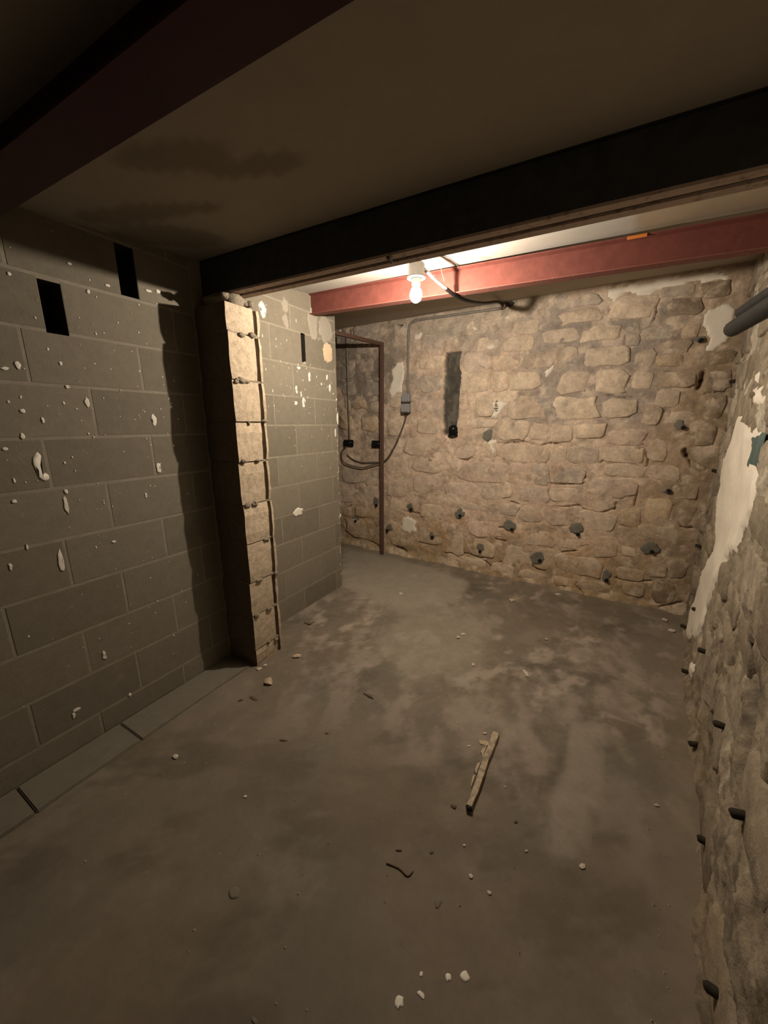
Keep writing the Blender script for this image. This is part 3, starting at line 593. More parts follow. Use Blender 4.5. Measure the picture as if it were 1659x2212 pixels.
for a, b_ in (((0.95, 0.40), (0.72, 0.10)), ((1.35, 0.75), (1.05, 0.45)), ((1.6, 0.55), (1.9, 0.48)), ((2.2, 0.95), (2.25, 0.72)), ((1.2, 1.1), (1.35, 0.9)), ((0.9, 0.8), (1.0, 0.55))):
    dr -= 0.035 * np.exp(-(seg_dist(SR + .03 * (fbm(SR, ZR, 12, 215) - .5), ZR + .03 * (fbm(SR, ZR, 12, 216) - .5), a, b_) / 0.016) ** 2)
Pr = np.stack([RA[0] + RDr[0] * SR + RN[0] * dr, RA[1] + RDr[1] * SR + RN[1] * dr, ZR], -1)
wall_right = link('wall_right', grid_mesh('wall_right', Pr, cr * 0.98, flip=True), M_rightbed)
tag(wall_right, 'rough stone right wall with crumbling render', 'wall', kind='structure')
def rbed(s, z, rr=4):
    i = int(np.clip((s - sr[0]) / 0.010, 0, len(sr) - 1)); j = int(np.clip((z - zr[0]) / 0.010, 0, len(zr) - 1))
    return float(dr[max(i - rr, 0):i + rr + 1, max(j - rr, 0):j + rr + 1].mean())
right_ang = math.atan2(RDr[1], RDr[0])
z = 0.03
plp = [np.array(p) for p in RIGHT_PLASTER]
while z < 2.12:
    hgt = random.uniform(0.13, 0.22); s = 0.30 + random.uniform(0, 0.2)
    while s < 3.15:
        w = random.uniform(0.18, 0.42)
        cs, cz = s + w / 2, z + hgt / 2
        hid = any(in_poly(np.array([cs]), np.array([cz]), [tuple(q) for q in p])[0] for p in plp)
        if not hid and random.random() < 0.78:
            cc = right_colour(np.array([cs]), np.array([cz]))[0] * 0.5 + np.array(random.choice(((0.33, 0.265, 0.185), (0.25, 0.20, 0.15), (0.37, 0.31, 0.23), (0.22, 0.175, 0.12)))) * 0.5
            cc = cc * 0.95
            me = stone_mesh('stone', w * 0.92, hgt * 0.90, random.uniform(0.002, 0.012), n=14 if cs < 1.7 else 12, rough=0.13, depth=0.03)
            o = link('stone', me, M_rstone, wall_right, cc)
            o.matrix_world = Matrix.Translation(rw(cs, cz, rbed(cs, cz, 5))) @ Matrix.Rotation(right_ang, 4, 'Z') @ Matrix.Rotation(random.uniform(-.08, .08), 4, 'Y')
        s += w + random.uniform(0.01, 0.04)
    z += hgt + random.uniform(0.008, 0.025)
for i, poly in enumerate(RIGHT_PLASTER):
    poly = [(p[0], max(p[1], 0.0)) for p in poly]
    o = grid_patch('plaster_patch', poly, M_plaster, wall_right, lambda s, z, dd: rw(s, z, rbed(s, z, 4) + dd), 0.02, 0.014, warp=0.07, freq=7.0, seed=900 + i * 9)
    o['label'] = 'broken white plaster patch'
for poly in RIGHT_GREEN:
    o = grid_patch('paint_patch', poly, M_green, wall_right, lambda s, z, dd: rw(s, z, rbed(s, z, 4) + 0.014 + dd), 0.014, 0.004, warp=0.03, seed=950)
    o['label'] = 'dull blue-green paint patch'
M_plug = mat_plain('plug_plastic', (0.035, 0.028, 0.02), 0.85, var=0.4, scale=60)
peg_me = tube_mesh('plug', [(0, -0.05, 0), (0, 0.014, -0.004), (0, 0.019, -0.006)], 0.012, 10, radii=[0.0105, 0.0115, 0.008])
for (s, z) in RIGHT_PLUGS[:9] + [(0.86, 0.13), (3.10, 1.62), (3.12, 1.08)]:
    z = max(z, 0.055); s = min(s, 3.10)
    o = link('plug', peg_me, M_plug, wall_right)
    o['label'] = 'dark injection plug sticking out'
    o.matrix_world = Matrix.Translation(rw(s, z, rbed(s, z, 2) + 0.012)) @ Matrix.Rotation(right_ang + random.uniform(-.3, .3), 4, 'Z') @ Matrix.Rotation(random.uniform(-.15, .3), 4, 'X')

# ------------------------------------------------------------------ left block wall
LX = -1.80
Y_END = 2.41
LZ1 = [0.0, 0.115, 0.315, 0.52, 0.725, 0.925, 1.127, 1.317, 1.51, 1.70, 1.885, 2.09, 2.16]
LZ2 = [0.0, 0.165, 0.37, 0.57, 0.76, 0.965, 1.16, 1.36, 1.545, 1.75, 1.955, 2.10, 2.21]
SLOTS = [(0.662, 0.731, 1.690, 1.872), (0.94, 1.012, 1.892, 2.085), (2.032, 2.072, 1.762, 1.955)]
def rect_bed(name, y0, y1, z0, z1, holes, x, depth, mat, dmat):
    yb = sorted({y0, y1, *[h for q in holes for h in q[:2]]}); zb_ = sorted({z0, z1, *[h for q in holes for h in q[2:]]})
    yb = [y for y in yb if y0 <= y <= y1]; zb_ = [z for z in zb_ if z0 <= z <= z1]
    verts = []; faces = []; mats = []
    def quad(*p, mi=0):
        n = len(verts); verts.extend(p); faces.append(tuple(range(n, n + 4))); mats.append(mi)
    for i in range(len(yb) - 1):
        for j in range(len(zb_) - 1):
            ym, zm = (yb[i] + yb[i + 1]) / 2, (zb_[j] + zb_[j + 1]) / 2
            if any(q[0] < ym < q[1] and q[2] < zm < q[3] for q in holes): continue
            quad((x, yb[i], zb_[j]), (x, yb[i + 1], zb_[j]), (x, yb[i + 1], zb_[j + 1]), (x, yb[i], zb_[j + 1]))
    for (a, b_, e, f) in holes:
        xd = x - depth
        quad((x, a, e), (x, a, f), (xd, a, f), (xd, a, e), mi=1); quad((x, b_, f), (x, b_, e), (xd, b_, e), (xd, b_, f), mi=1)
        quad((x, b_, e), (x, a, e), (xd, a, e), (xd, b_, e), mi=1); quad((x, a, f), (x, b_, f), (xd, b_, f), (xd, a, f), mi=1)
        quad((xd, a, e), (xd, b_, e), (xd, b_, f), (xd, a, f), mi=1)
    # end face and rear face of the wall
    quad((x, y1, z0), (x - 0.2, y1, z0), (x - 0.2, y1, z1), (x, y1, z1)); quad((x - 0.2, y1, z0), (x - 0.2, y0, z0), (x - 0.2, y0, z1), (x - 0.2, y1, z1))
    me = mesh(name, verts, faces)
    me.materials.append(mat); me.materials.append(dmat)
    me.polygons.foreach_set('material_index', mats)
    return me
wall_left = link('wall_left', rect_bed('wall_left', -2.0, Y_END, 0.0, 2.24, SLOTS, LX, 0.16, M_mortar, M_dark))
tag(wall_left, 'grey concrete block left wall spattered with white paint', 'wall', kind='structure')

block_cache = {}
def block_mesh(ly, lz):
    k = (round(ly, 3), round(lz, 3))
    if k not in block_cache:
        # front-chamfered block: 8 mm proud of the bed, open at the back
        b_ = 0.0008; y, z = ly / 2, lz / 2
        v = [(-0.012, -y, -z), (-0.012, y, -z), (-0.012, y, z), (-0.012, -y, z), (-b_, -y, -z), (-b_, y, -z), (-b_, y, z), (-b_, -y, z),
             (0, -y + b_, -z + b_), (0, y - b_, -z + b_), (0, y - b_, z - b_), (0, -y + b_, z - b_)]
        f = []
        for r in (0, 4):
            for q in range(4):
                f.append((r + q, r + (q + 1) % 4, r + 4 + (q + 1) % 4, r + 4 + q))
        f.append((8, 9, 10, 11))
        block_cache[k] = mesh('block', v, f)
    return block_cache[k]
def lay(zl, y0, y1, start):
    for ci in range(len(zl) - 1):
        za, zb2 = zl[ci] + 0.006, zl[ci + 1] - 0.006
        if zb2 - za < 0.03: continue
        off = start[ci % 2]
        ks = [off + 0.39 * k for k in range(-12, 12)]
        near = [q for q in SLOTS if min(zb2, q[3]) - max(za, q[2]) > 0.08]
        cuts = sorted({y0, y1, *[k for k in ks if y0 + 0.04 < k < y1 - 0.04 and not any(q[0] - 0.18 < k < q[1] + 0.18 for q in near)]})
        spans = [(cuts[i], cuts[i + 1]) for i in range(len(cuts) - 1)]
        for (a, b_, e, f) in SLOTS:
            if min(zb2, f) - max(za, e) > 0.08:
                ns = []
                for (p, q) in spans:
                    if q <= a or p >= b_: ns.append((p, q)); continue
                    if a - p > 0.03: ns.append((p, a + 0.004))
                    if q - b_ > 0.03: ns.append((b_ - 0.004, q))
                spans = ns
        for (p, q) in spans:
            p += 0.005; q -= 0.005
            t = random.uniform(0.88, 1.10)
            o = link('block', block_mesh(q - p, zb2 - za), M_block, wall_left, (0.186 * t, 0.164 * t, 0.125 * t))
            o.location = (LX + 0.0006 + random.uniform(0, 0.0009), (p + q) / 2, (za + zb2) / 2)
            o.rotation_euler = (random.uniform(-.002, .002), 0, random.uniform(-.0015, .0015))
lay(LZ1, -1.97, 1.262, (0.975, 0.765))
lay(LZ2, 1.465, Y_END, (1.94, 2.145))

def splash(y, z, w, h, seed):
    rs_ = random.Random(seed)
    n = 11
    return [(y + math.cos(2 * math.pi * k / n) * w / 2 * rs_.uniform(0.65, 1.2), z + math.sin(2 * math.pi * k / n) * h / 2 * rs_.uniform(0.7, 1.15)) for k in range(n)]
lwp = lambda a, b_, dd: (LX + 0.0025 + dd, a, b_)
for i, (y, z, w, h) in enumerate(LEFT_SPLASH):
    o = patch_object('paint_splash', splash(y, z, w, h, i), M_paint, wall_left, lwp, 0.0008, depth=0.002)
for i, (y, z, w, h) in enumerate(LEFT_OCHRE):
    poly = [(y + math.cos(k * .5236) * w * 0.42, z + math.sin(k * .5236) * h * 0.5) for k in range(12)]
    o = grid_patch('filler_patch', poly, M_ochre, wall_left, lambda a, c_, dd: (LX + 0.0022 + dd, a, c_), 0.005, 0.004, warp=0.025, freq=16, seed=370); o['label'] = 'ochre filler patch'
patch_object('paint_splash', LEFT_COMMA, M_paint, wall_left, lwp, 0.0008, depth=0.002)
# fine white spatter, far too many flecks to count
bm = bmesh.new()
def fleck(y, z, r, el=1.0):
    n = 6; a0 = random.random() * 6
    vs = [bm.verts.new((LX + 0.0026, y + math.cos(a0 + k * 6.283 / n) * r * random.uniform(.6, 1.3), z + math.sin(a0 + k * 6.283 / n) * r * el * random.uniform(.6, 1.3))) for k in range(n)]
    cv = bm.verts.new((LX + 0.0036, y, z))
    for k in range(n): bm.faces.new((vs[k], vs[(k + 1) % n], cv))
for _ in range(330):
    if random.random() < 0.62:
        y = random.uniform(0.32, 1.12); z = random.choice((random.uniform(0.2, 1.95), random.gauss(1.35, 0.28)))
        if y < 0.6 and random.random() < .4: y += 0.3
        el = random.choice((1, 1, 1.6, 0.6))
    else:
        y = random.uniform(1.55, 2.40); z = random.choice((random.uniform(1.0, 2.05), random.gauss(1.62, 0.12))); el = random.choice((1, 2.2, 3.2))
    if any(a - .01 < y < b_ + .01 and e - .01 < z < f + .01 for (a, b_, e, f) in SLOTS): continue
    fleck(y, max(z, 0.05), random.choice((0.0013, 0.002, 0.0025, 0.0035)), el)
for _ in range(26):
    fleck(Y_END - random.uniform(0.004, 0.02), random.uniform(0.1, 1.8), 0.004, random.uniform(1, 4))
me = bpy.data.meshes.new('paint_spatter'); bm.to_mesh(me); bm.free()
o = link('paint_spatter', me, M_paint, wall_left); o['kind'] = 'stuff'; o['label'] = 'fine white paint spatter'
# thick mortar lumps where the wall is patched round the beam end
def lump(name, mat, parent, c0, size, seed=0, sub=2, amp=0.35, color=None, flat=False):
    rs_ = random.Random(seed); bm = bmesh.new()
    bmesh.ops.create_icosphere(bm, subdivisions=sub, radius=0.5)
    k1, k2, k3 = (rs_.uniform(2, 5) for _ in range(3)); p1, p2, p3 = (rs_.uniform(0, 6) for _ in range(3))
    for v in bm.verts:
        f = 1 + amp * (math.sin(v.co.x * k1 * 2 + p1) * math.sin(v.co.y * k2 * 2 + p2) + 0.6 * math.sin(v.co.z * k3 * 2.5 + p3)) * 0.6 + rs_.uniform(-amp, amp) * 0.22
        v.co = v.co * f
        v.co = Vector((v.co.x * size[0], v.co.y * size[1], v.co.z * size[2]))
    me = bpy.data.meshes.new(name); bm.to_mesh(me); bm.free()
    if not flat: me.polygons.foreach_set('use_smooth', [True] * len(me.polygons))
    o = link(name, me, mat, parent, color); o.location = c0
    return o
M_patch = mat_masonry('patch_mortar', (0.30, 0.27, 0.22), fine=50, var=0.1, bump=0.3, bdist=0.005)
for i, (y, z, sy, sz) in enumerate(((2.16, 2.03, 0.10, 0.20), (2.30, 2.02, 0.15, 0.17), (1.90, 2.00, 0.06, 0.10), (1.895, 2.09, 0.05, 0.09), (2.05, 1.76, 0.06, 0.03))):
    n_ = 12; poly = [(y + math.cos(k * 6.283 / n_) * sy * 0.55, z + math.sin(k * 6.283 / n_) * sz * 0.55) for k in range(n_)]
    grid_patch('mortar_smear', poly, M_patch, wall_left, lambda a, c_, dd: (LX + 0.0022 + dd, a, c_), 0.006, 0.004, warp=0.03, freq=18, seed=300 + i * 5)

# remaining shell
M_darkwall = mat_masonry('low_bounce_mortar', (0.075, 0.066, 0.052), fine=60, var=0.2, bump=0.3)  # kept dark so the unseen wall behind the camera bounces little light
def plane_wall(name, a, b_, z1, label, mat):
    v = [(a[0], a[1], 0), (b_[0], b_[1], 0), (b_[0], b_[1], z1), (a[0], a[1], z1)]
    o = link(name, mesh(name, v, [(0, 1, 2, 3)]), mat); tag(o, label, 'wall', kind='structure'); return o
plane_wall('wall_nook', (-3.25, 2.0), (-3.25, 3.45), 2.4, 'mortared side wall of the nook behind the block wall', M_mortar)
plane_wall('wall_nook_front', (-3.3, 2.2), (-1.95, 2.2), 2.4, 'mortared front wall of the nook behind the block wall', M_mortar)
plane_wall('wall_front', (-3.3, -1.95), (0.9, -1.95), 2.2, 'plain dark mortared wall behind the viewer', M_darkwall)

# ------------------------------------------------------------------ kerb along the left wall
kerb = empty('kerb', (-1.71, 0.3, 0.0))
tag(kerb, 'low pale concrete kerb along the foot of the block wall', 'kerb')
for (ya, yb) in ((0.651, 1.245), (0.288, 0.646), (-0.30, 0.283), (-0.9, -0.305)):
    me = bevel_box('kerb_stone', 0.185, yb - ya, 0.06, 0.004, 2)
    o = link('kerb_stone', me, M_kerb, kerb)
    o.location = (-1.795 + 0.0925 + 0.0 + 1.71, (ya + yb) / 2 - 0.3, -0.0225)

# ------------------------------------------------------------------ block pier
pier = empty('block_pier', (-1.685, 1.34, 0.0))
tag(pier, 'stacked tan concrete block pier under the black beam', 'pillar')
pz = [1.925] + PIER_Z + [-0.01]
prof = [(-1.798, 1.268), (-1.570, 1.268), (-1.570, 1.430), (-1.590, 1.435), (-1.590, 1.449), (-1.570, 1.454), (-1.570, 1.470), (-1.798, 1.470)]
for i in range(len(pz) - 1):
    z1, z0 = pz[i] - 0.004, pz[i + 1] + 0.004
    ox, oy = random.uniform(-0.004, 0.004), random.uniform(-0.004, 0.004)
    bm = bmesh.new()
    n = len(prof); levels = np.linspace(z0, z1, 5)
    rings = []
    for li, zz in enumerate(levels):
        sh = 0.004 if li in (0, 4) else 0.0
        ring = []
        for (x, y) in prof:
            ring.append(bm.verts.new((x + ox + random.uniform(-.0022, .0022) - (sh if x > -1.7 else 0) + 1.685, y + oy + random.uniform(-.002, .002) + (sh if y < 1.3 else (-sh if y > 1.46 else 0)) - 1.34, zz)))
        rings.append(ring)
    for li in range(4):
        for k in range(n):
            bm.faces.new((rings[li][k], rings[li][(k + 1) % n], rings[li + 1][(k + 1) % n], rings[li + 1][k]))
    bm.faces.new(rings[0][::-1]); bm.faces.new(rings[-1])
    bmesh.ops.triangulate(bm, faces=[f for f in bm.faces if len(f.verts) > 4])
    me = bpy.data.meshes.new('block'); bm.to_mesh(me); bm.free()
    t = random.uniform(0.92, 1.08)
    me.materials.append(M_pier); me.materials.append(M_piershade)
    for p in me.polygons: p.material_index = 1 if p.normal.y < -0.7 else 0  # front faces take the painted shade, the rest stay tan
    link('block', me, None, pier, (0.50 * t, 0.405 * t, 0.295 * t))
# recessed bed mortar between the blocks and crumbled lumps
for i, zz in enumerate(PIER_Z):
    me = bevel_box('bed_joint', 0.214, 0.184, 0.012, 0)
    o = link('bed_joint', me, M_rubble_mortar, pier); o.location = (0.0, 0.029, zz)
    for k in range(5 if i in (1, 4) else 2):
        lump('mortar_lump', M_rubble_mortar, pier, (-1.570 + 1.685 + random.uniform(-.002, .003), random.uniform(1.285, 1.46) - 1.34, zz + random.uniform(-.012, .008)), (0.018, random.uniform(.015, .05), random.uniform(.012, .025)), 400 + i * 5 + k, 2, 0.4)
o = lump('mortar_cap', M_rubble_mortar, pier, (0.0, 0.028, 1.945), (0.22, 0.19, 0.075), 433, 3, 0.25)
for k in range(6):
    lump('mortar_lump', M_rubble_mortar, pier, (random.uniform(0.06, 0.115), random.uniform(-0.06, 0.115), 1.935 + random.uniform(0, .02)), (0.04, 0.04, 0.03), 450 + k, 2, 0.4)

# ------------------------------------------------------------------ steel beams
def ext(name, prof, p0, p1, mat, parent):
    """extrude a (v,z) cross-section from p0 to p1; v = across the beam"""
    p0 = Vector(p0); p1 = Vector(p1); t = (p1 - p0); t.z = 0; t.normalize(); nrm = Vector((-t.y, t.x, 0))
    n = len(prof); verts = []; faces = []
    for p in (p0, p1):
        for (v, z) in prof: verts.append(p + nrm * v + Vector((0, 0, z)))
    for k in range(n): faces.append((k, (k + 1) % n, n + (k + 1) % n, n + k))
    faces.append(tuple(range(n))[::-1]); faces.append(tuple(range(n, 2 * n)))
    bm = bmesh.new(); bv = [bm.verts.new(v) for v in verts]
    for f in faces: bm.faces.new([bv[i] for i in f])
    bmesh.ops.recalc_face_normals(bm, faces=bm.faces)
    bmesh.ops.triangulate(bm, faces=[f for f in bm.faces if len(f.verts) > 4])
    me = bpy.data.meshes.new(name); bm.to_mesh(me); bm.free()
    o = link(name, me, mat, parent)
    if parent: o.matrix_parent_inverse = Matrix.Translation(-Vector(parent.location))
    return o

BZ = 1.976
bx0, bx1 = -1.82, 0.52
by = lambda x: 1.387 + 0.034 * x
cross_beam = empty('cross_beam', (-0.65, by(-0.65) + 0.05, BZ))
tag(cross_beam, 'black double steel beam crossing the room on the block pier', 'beam')
for nm, v0, s in (('front_channel', 0.0, 1), ('rear_channel', 0.096, -1)):
    P0 = (bx0, by(bx0), BZ); P1 = (bx1, by(bx1), BZ)
    web = [(v0, 0.009), (v0 + s * 0.007, 0.009), (v0 + s * 0.007, 0.175), (v0, 0.175)]
    w = ext(nm, web, P0, P1, M_black, cross_beam)
    fl = [(v0, 0.0), (v0 + s * 0.036, 0.0), (v0 + s * 0.036, 0.009), (v0, 0.009)]
    o = ext('lower_flange', fl, P0, P1, M_flange, cross_beam); o['label'] = 'rusty brown lower flange'
    fl = [(v0, 0.160), (v0 + s * 0.036, 0.160), (v0 + s * 0.036, 0.168), (v0, 0.168)]
    ext('upper_flange', fl, P0, P1, M_black, cross_beam)
me = bevel_box('dark_strip', 0.014, 0.05, 0.010, 0.002)  # dark strip added to stand in for a dark mark across the flange
o = link('dark_strip', me, M_black, cross_beam); o.location = (-0.12, -0.028, -0.002); o.rotation_euler = (0, 0, 0.25); o['label'] = 'added dark strip across the front flange'

# red beam near the bulb
RP0 = (-1.90, 2.115, 2.088); RP1 = (0.60, 2.245, 2.058)
red_beam = empty('painted_beam', (-0.65, 2.18, 2.075))
tag(red_beam, 'bright red painted steel beam behind the lit bulb', 'beam')
H = 0.128
ext('web', [(0.028, 0.006), (0.034, 0.006), (0.034, H), (0.028, H)], RP0, RP1, M_redsteel, red_beam)
ext('lower_flange', [(0.0, 0.0), (0.062, 0.0), (0.062, 0.004), (0.036, 0.010), (0.026, 0.010), (0.0, 0.004)], RP0, RP1, M_redflange, red_beam)
ext('upper_flange', [(0.0, H), (0.062, H), (0.062, H - 0.005), (0.036, H - 0.010), (0.026, H - 0.010), (0.0, H - 0.005)], RP0, RP1, M_redsteel, red_beam)

o = link('paint_fleck', bevel_box('paint_fleck', 0.075, 0.003, 0.014, 0.001), mat_plain('orange_primer', (0.50, 0.16, 0.03), 0.7), red_beam); o.location = (0.04 + 0.65, 2.2135 - 2.18, 0.1105); o.rotation_euler = (0, 0, 0.052); o['label'] = 'orange primer mark'
# dark red beam overhead near the camera
FP0 = (-1.82, 0.415, 1.962); FP1 = (0.42, 0.492, 1.962)
front_beam = empty('painted_beam', (-0.65, 0.5, 1.962))
tag(front_beam, 'shadowy dark red steel beam overhead at the top left', 'beam')
ext('web', [(0.050, 0.008), (0.057, 0.008), (0.057, 0.16), (0.050, 0.16)], FP0, FP1, M_darkred, front_beam)
ext('lower_flange', [(0.0, 0.0), (0.112, 0.0), (0.112, 0.006), (0.062, 0.014), (0.046, 0.014), (0.0, 0.006)], FP0, FP1, M_darkred, front_beam)

# ------------------------------------------------------------------ lamp
lamp = empty('pendant_lamp', BULB_POS)
tag(lamp, 'bare lit bulb in a grey holder between the black and red beams', 'lamp')
bulb = link('bulb', lathe('bulb', [(0.001, -0.040), (0.014, -0.037), (0.024, -0.028), (0.030, -0.012), (0.030, 0.002), (0.026, 0.016), (0.019, 0.028), (0.0145, 0.040)], 16), M_bulb, lamp)
bulb['label'] = 'glowing glass bulb'
ld = bpy.data.lights.new('filament', 'POINT'); ld.energy = BULB_POWER; ld.color = BULB_COLOR; ld.shadow_soft_size = 0.013
fil = bpy.data.objects.new('filament', ld); COL.objects.link(fil); fil.parent = lamp; fil.location = (0, 0, -0.002)
link('socket', lathe('socket', [(0.0165, 0.036), (0.0205, 0.040), (0.0225, 0.062), (0.024, 0.072)], 20), M_whiteconduit, lamp)
link('holder', lathe('holder', [(0.043, 0.068), (0.046, 0.070), (0.044, 0.078), (0.040, 0.080), (0.040, 0.128), (0.036, 0.134)], 24), M_holder, lamp)
link('hanger', tube_mesh('hanger', [(0, 0, 0.130), (0, 0, ceil_z(1.84) - 2.0)], 0.006, 8), M_wire, lamp)
cond = empty('lamp_conduit', (-0.83, 1.87, 2.09))
tag(cond, 'flexible tube running from the lamp holder to the stone wall', 'conduit')
def rel(par, pts): return [Vector(p) - Vector(par.location) for p in pts]
path = smooth_path([(-0.842, 1.866, 2.104), (-0.838, 1.93, 2.101), (-0.833, 2.02, 2.093), (-0.812, 2.11, 2.078)])
link('white_sleeve', tube_mesh('white_sleeve', rel(cond, path), 0.0085, 10), M_whiteconduit, cond)
path = smooth_path([(-0.818, 2.095, 2.081), (-0.800, 2.16, 2.068), (-0.788, 2.24, 2.066), (-0.775, 2.42, 2.088), (-0.785, 2.75, 2.165), (-0.79, 3.10, 2.262), (-0.795, 3.27, 2.288)])
o = link('black_sleeve', tube_mesh('black_sleeve', rel(cond, path), 0.0105, 10), M_rubber, cond)
for p in ((-0.8365, 1.96, 2.099),):
    o = link('clip', tube_mesh('clip', rel(cond, [(p[0] - .001, p[1] - .003, p[2] + .001), (p[0] + .001, p[1] + .003, p[2] - .001)]), 0.0105, 10), M_whiteconduit, cond)
hw = empty('hanging_wire', (-0.79, 1.95, 2.17)); tag(hw, 'thin dark wire loop under the white ceiling by the bulb', 'wire')
link('wire_loop', tube_mesh('wire_loop', rel(hw, smooth_path([(-0.79, 1.95, 2.197), (-0.792, 1.948, 2.17), (-0.788, 1.955, 2.12), (-0.776, 1.97, 2.07)])), 0.0016, 6), M_wire, hw)
link('wire_tail', tube_mesh('wire_tail', rel(hw, smooth_path([(-0.79, 1.95, 2.185), (-0.76, 2.0, 2.180), (-0.73, 2.06, 2.150)])), 0.0016, 6), M_wire, hw)

# ------------------------------------------------------------------ wiring on the back wall
def wall_path(pts, off): return [Vector(bw(s, z, bed_depth(s, z) + off)) for (s, z) in pts]
def bs_of(x): return (x - BA[0]) / BD[0]
cd = empty('wall_conduit', bw(bs_of(-1.62), 1.65, 0.02)); tag(cd, 'grey conduit along the top of the stone wall down to the grey boxes', 'conduit')
pts = wall_path([(bs_of(-0.80), 2.262), (bs_of(-1.2), 2.268), (bs_of(-1.50), 2.272), (bs_of(-1.60), 2.262), (bs_of(-1.632), 2.20), (bs_of(-1.635), 1.95), (bs_of(-1.632), 1.64)], 0.02)
link('conduit_run', tube_mesh('conduit_run', rel(cd, smooth_path(pts, 5)), 0.011, 8), M_conduit, cd)
jb = empty('junction', bw(bs_of(-0.77), 2.27, 0.02)); tag(jb, 'small brass clip and dark hole where the tubes enter the stone wall', 'clip')
link('elbow', tube_mesh('elbow', rel(jb, smooth_path(wall_path([(bs_of(-0.815), 2.262), (bs_of(-0.78), 2.262), (bs_of(-0.755), 2.285)], 0.022))), 0.008, 8), M_brown, jb)
o = link('bracket', bevel_box('bracket', 0.012, 0.03, 0.05, 0.002), M_brown, jb); o.location = (-0.025, 0, 0.005)
o = lump('wall_hole', M_dark, jb, Vector(bw(bs_of(-0.735), 2.285, 0.0)) - jb.location, (0.05, 0.03, 0.045), 512)
bxs = empty('switch_box', bw(bs_of(-1.635), 1.56, 0.0)); tag(bxs, 'pair of grey plastic boxes stacked on the stone wall', 'electrical box')
for k, zc in ((0, 0.046), (1, -0.048)):
    o = link('box', bevel_box('box', 0.086, 0.055, 0.082 if k else 0.076, 0.008, 3), M_greyplastic, bxs)
    o.location = (0, -0.045, zc); o.rotation_euler = (0, 0, back_ang)
    if k:
        q = link('lid', bevel_box('lid', 0.076, 0.012, 0.070, 0.004, 2), M_greyplastic, o); q.location = (0, -0.030, 0)
        g = link('cable_gland', tube_mesh('cable_gland', [(0, 0, -0.040), (0, 0, -0.056)], 0.014, 10), M_rubber, o)
cable = empty('loose_cable', bw(bs_of(-2.15), 0.92, 0.03)); tag(cable, 'loose dark cable looping from the grey boxes past the brown post to the socket', 'cable')
cp = [(-1.637, 1.455), (-1.66, 1.38), (-1.70, 1.28), (-1.76, 1.16), (-1.83, 1.05), (-1.91, 0.985), (-2.04, 0.945), (-2.17, 0.912), (-2.30, 0.925), (-2.40, 0.955), (-2.435, 1.02), (-2.415, 1.09), (-2.37, 1.13)]
link('cable_run', tube_mesh('cable_run', rel(cable, smooth_path(wall_path([(bs_of(x), z) for x, z in cp], 0.035), 5)), 0.0065, 7), M_cable, cable)
cp = [(-1.80, 1.115), (-1.86, 1.02), (-1.93, 0.985), (-2.05, 0.975), (-2.17, 0.965), (-2.29, 0.99), (-2.37, 1.04)]
link('cable_loop', tube_mesh('cable_loop', rel(cable, smooth_path(wall_path([(bs_of(x), z) for x, z in cp], 0.020), 5)), 0.005, 7), M_cable, cable)
for nm, x, z, lab in (('wall_socket', -2.35, 1.165, 'black socket with the cable plugged in, left of the brown post'), ('wall_socket', -1.985, 1.165, 'small black socket half hidden by the brown post')):
    t = empty(nm, bw(bs_of(x), z, bed_depth(bs_of(x), z))); tag(t, lab, 'socket')
    o = link('backplate', bevel_box('backplate', 0.12, 0.025, 0.070, 0.004, 2), M_rubber, t); o.location = (0, -0.016, 0); o.rotation_euler = (0, 0, back_ang)
    q = link('outlet', bevel_box('outlet', 0.055, 0.02, 0.050, 0.004, 2), M_rubber, t); q.location = (-0.02, -0.036, 0); q.rotation_euler = (0, 0, back_ang)
    q = link('marking', bevel_box('marking', 0.022, 0.004, 0.006, 0.001), M_greyplastic, t); q.location = (0.030, -0.0295, 0.008); q.rotation_euler = (0, 0, back_ang)
nc = empty('wall_conduit', bw(bs_of(-2.34), 1.22, 0.02)); tag(nc, 'thin grey conduit down to the socket in the corner nook', 'conduit')
link('conduit_run', tube_mesh('conduit_run', rel(nc, wall_path([(bs_of(-2.9), 2.275), (bs_of(-2.40), 2.265), (bs_of(-2.355), 2.255), (bs_of(-2.345), 2.22), (bs_of(-2.340), 1.7), (bs_of(-2.337), 1.20)], 0.018)), 0.0085, 8), M_conduit, nc)

# black pipe end at the foot of the chase
ps = empty('pipe_stub', bw(1.335, 1.285, -0.01)); tag(ps, 'glossy black pipe end at the foot of the vertical chase', 'pipe')
o = link('pipe_cap', lathe('pipe_cap', [(0.046, -0.025), (0.048, 0.035), (0.044, 0.055), (0.030, 0.068), (0.010, 0.073)], 20), mat_plain('glossy_black', (0.008, 0.008, 0.008), 0.18), ps)
o.location = (0, 0, 0.0)
o = link('pipe_rim', lathe('pipe_rim', [(0.050, -0.030), (0.052, -0.024), (0.050, -0.018)], 20), M_rubber, ps)

# ------------------------------------------------------------------ brown post with arm
pf = empty('steel_frame', (-1.893, 3.262, 0.0)); tag(pf, 'brown painted steel post with a top bar in front of the stone wall', 'frame')
o = link('post', bevel_box('post', 0.032, 0.032, 2.115, 0.003), M_brown, pf); o.location = (0, 0, 1.0575)
o = link('top_bar', bevel_box('top_bar', 0.030, 0.70, 0.030, 0.003), M_brown, pf); o.location = (-0.062, -0.34, 2.10); o.rotation_euler = (0, 0, -0.18)
o = link('hook', bevel_box('hook', 0.010, 0.012, 0.05, 0.001), M_brown, pf); o.location = (-0.075, -0.40, 2.135)

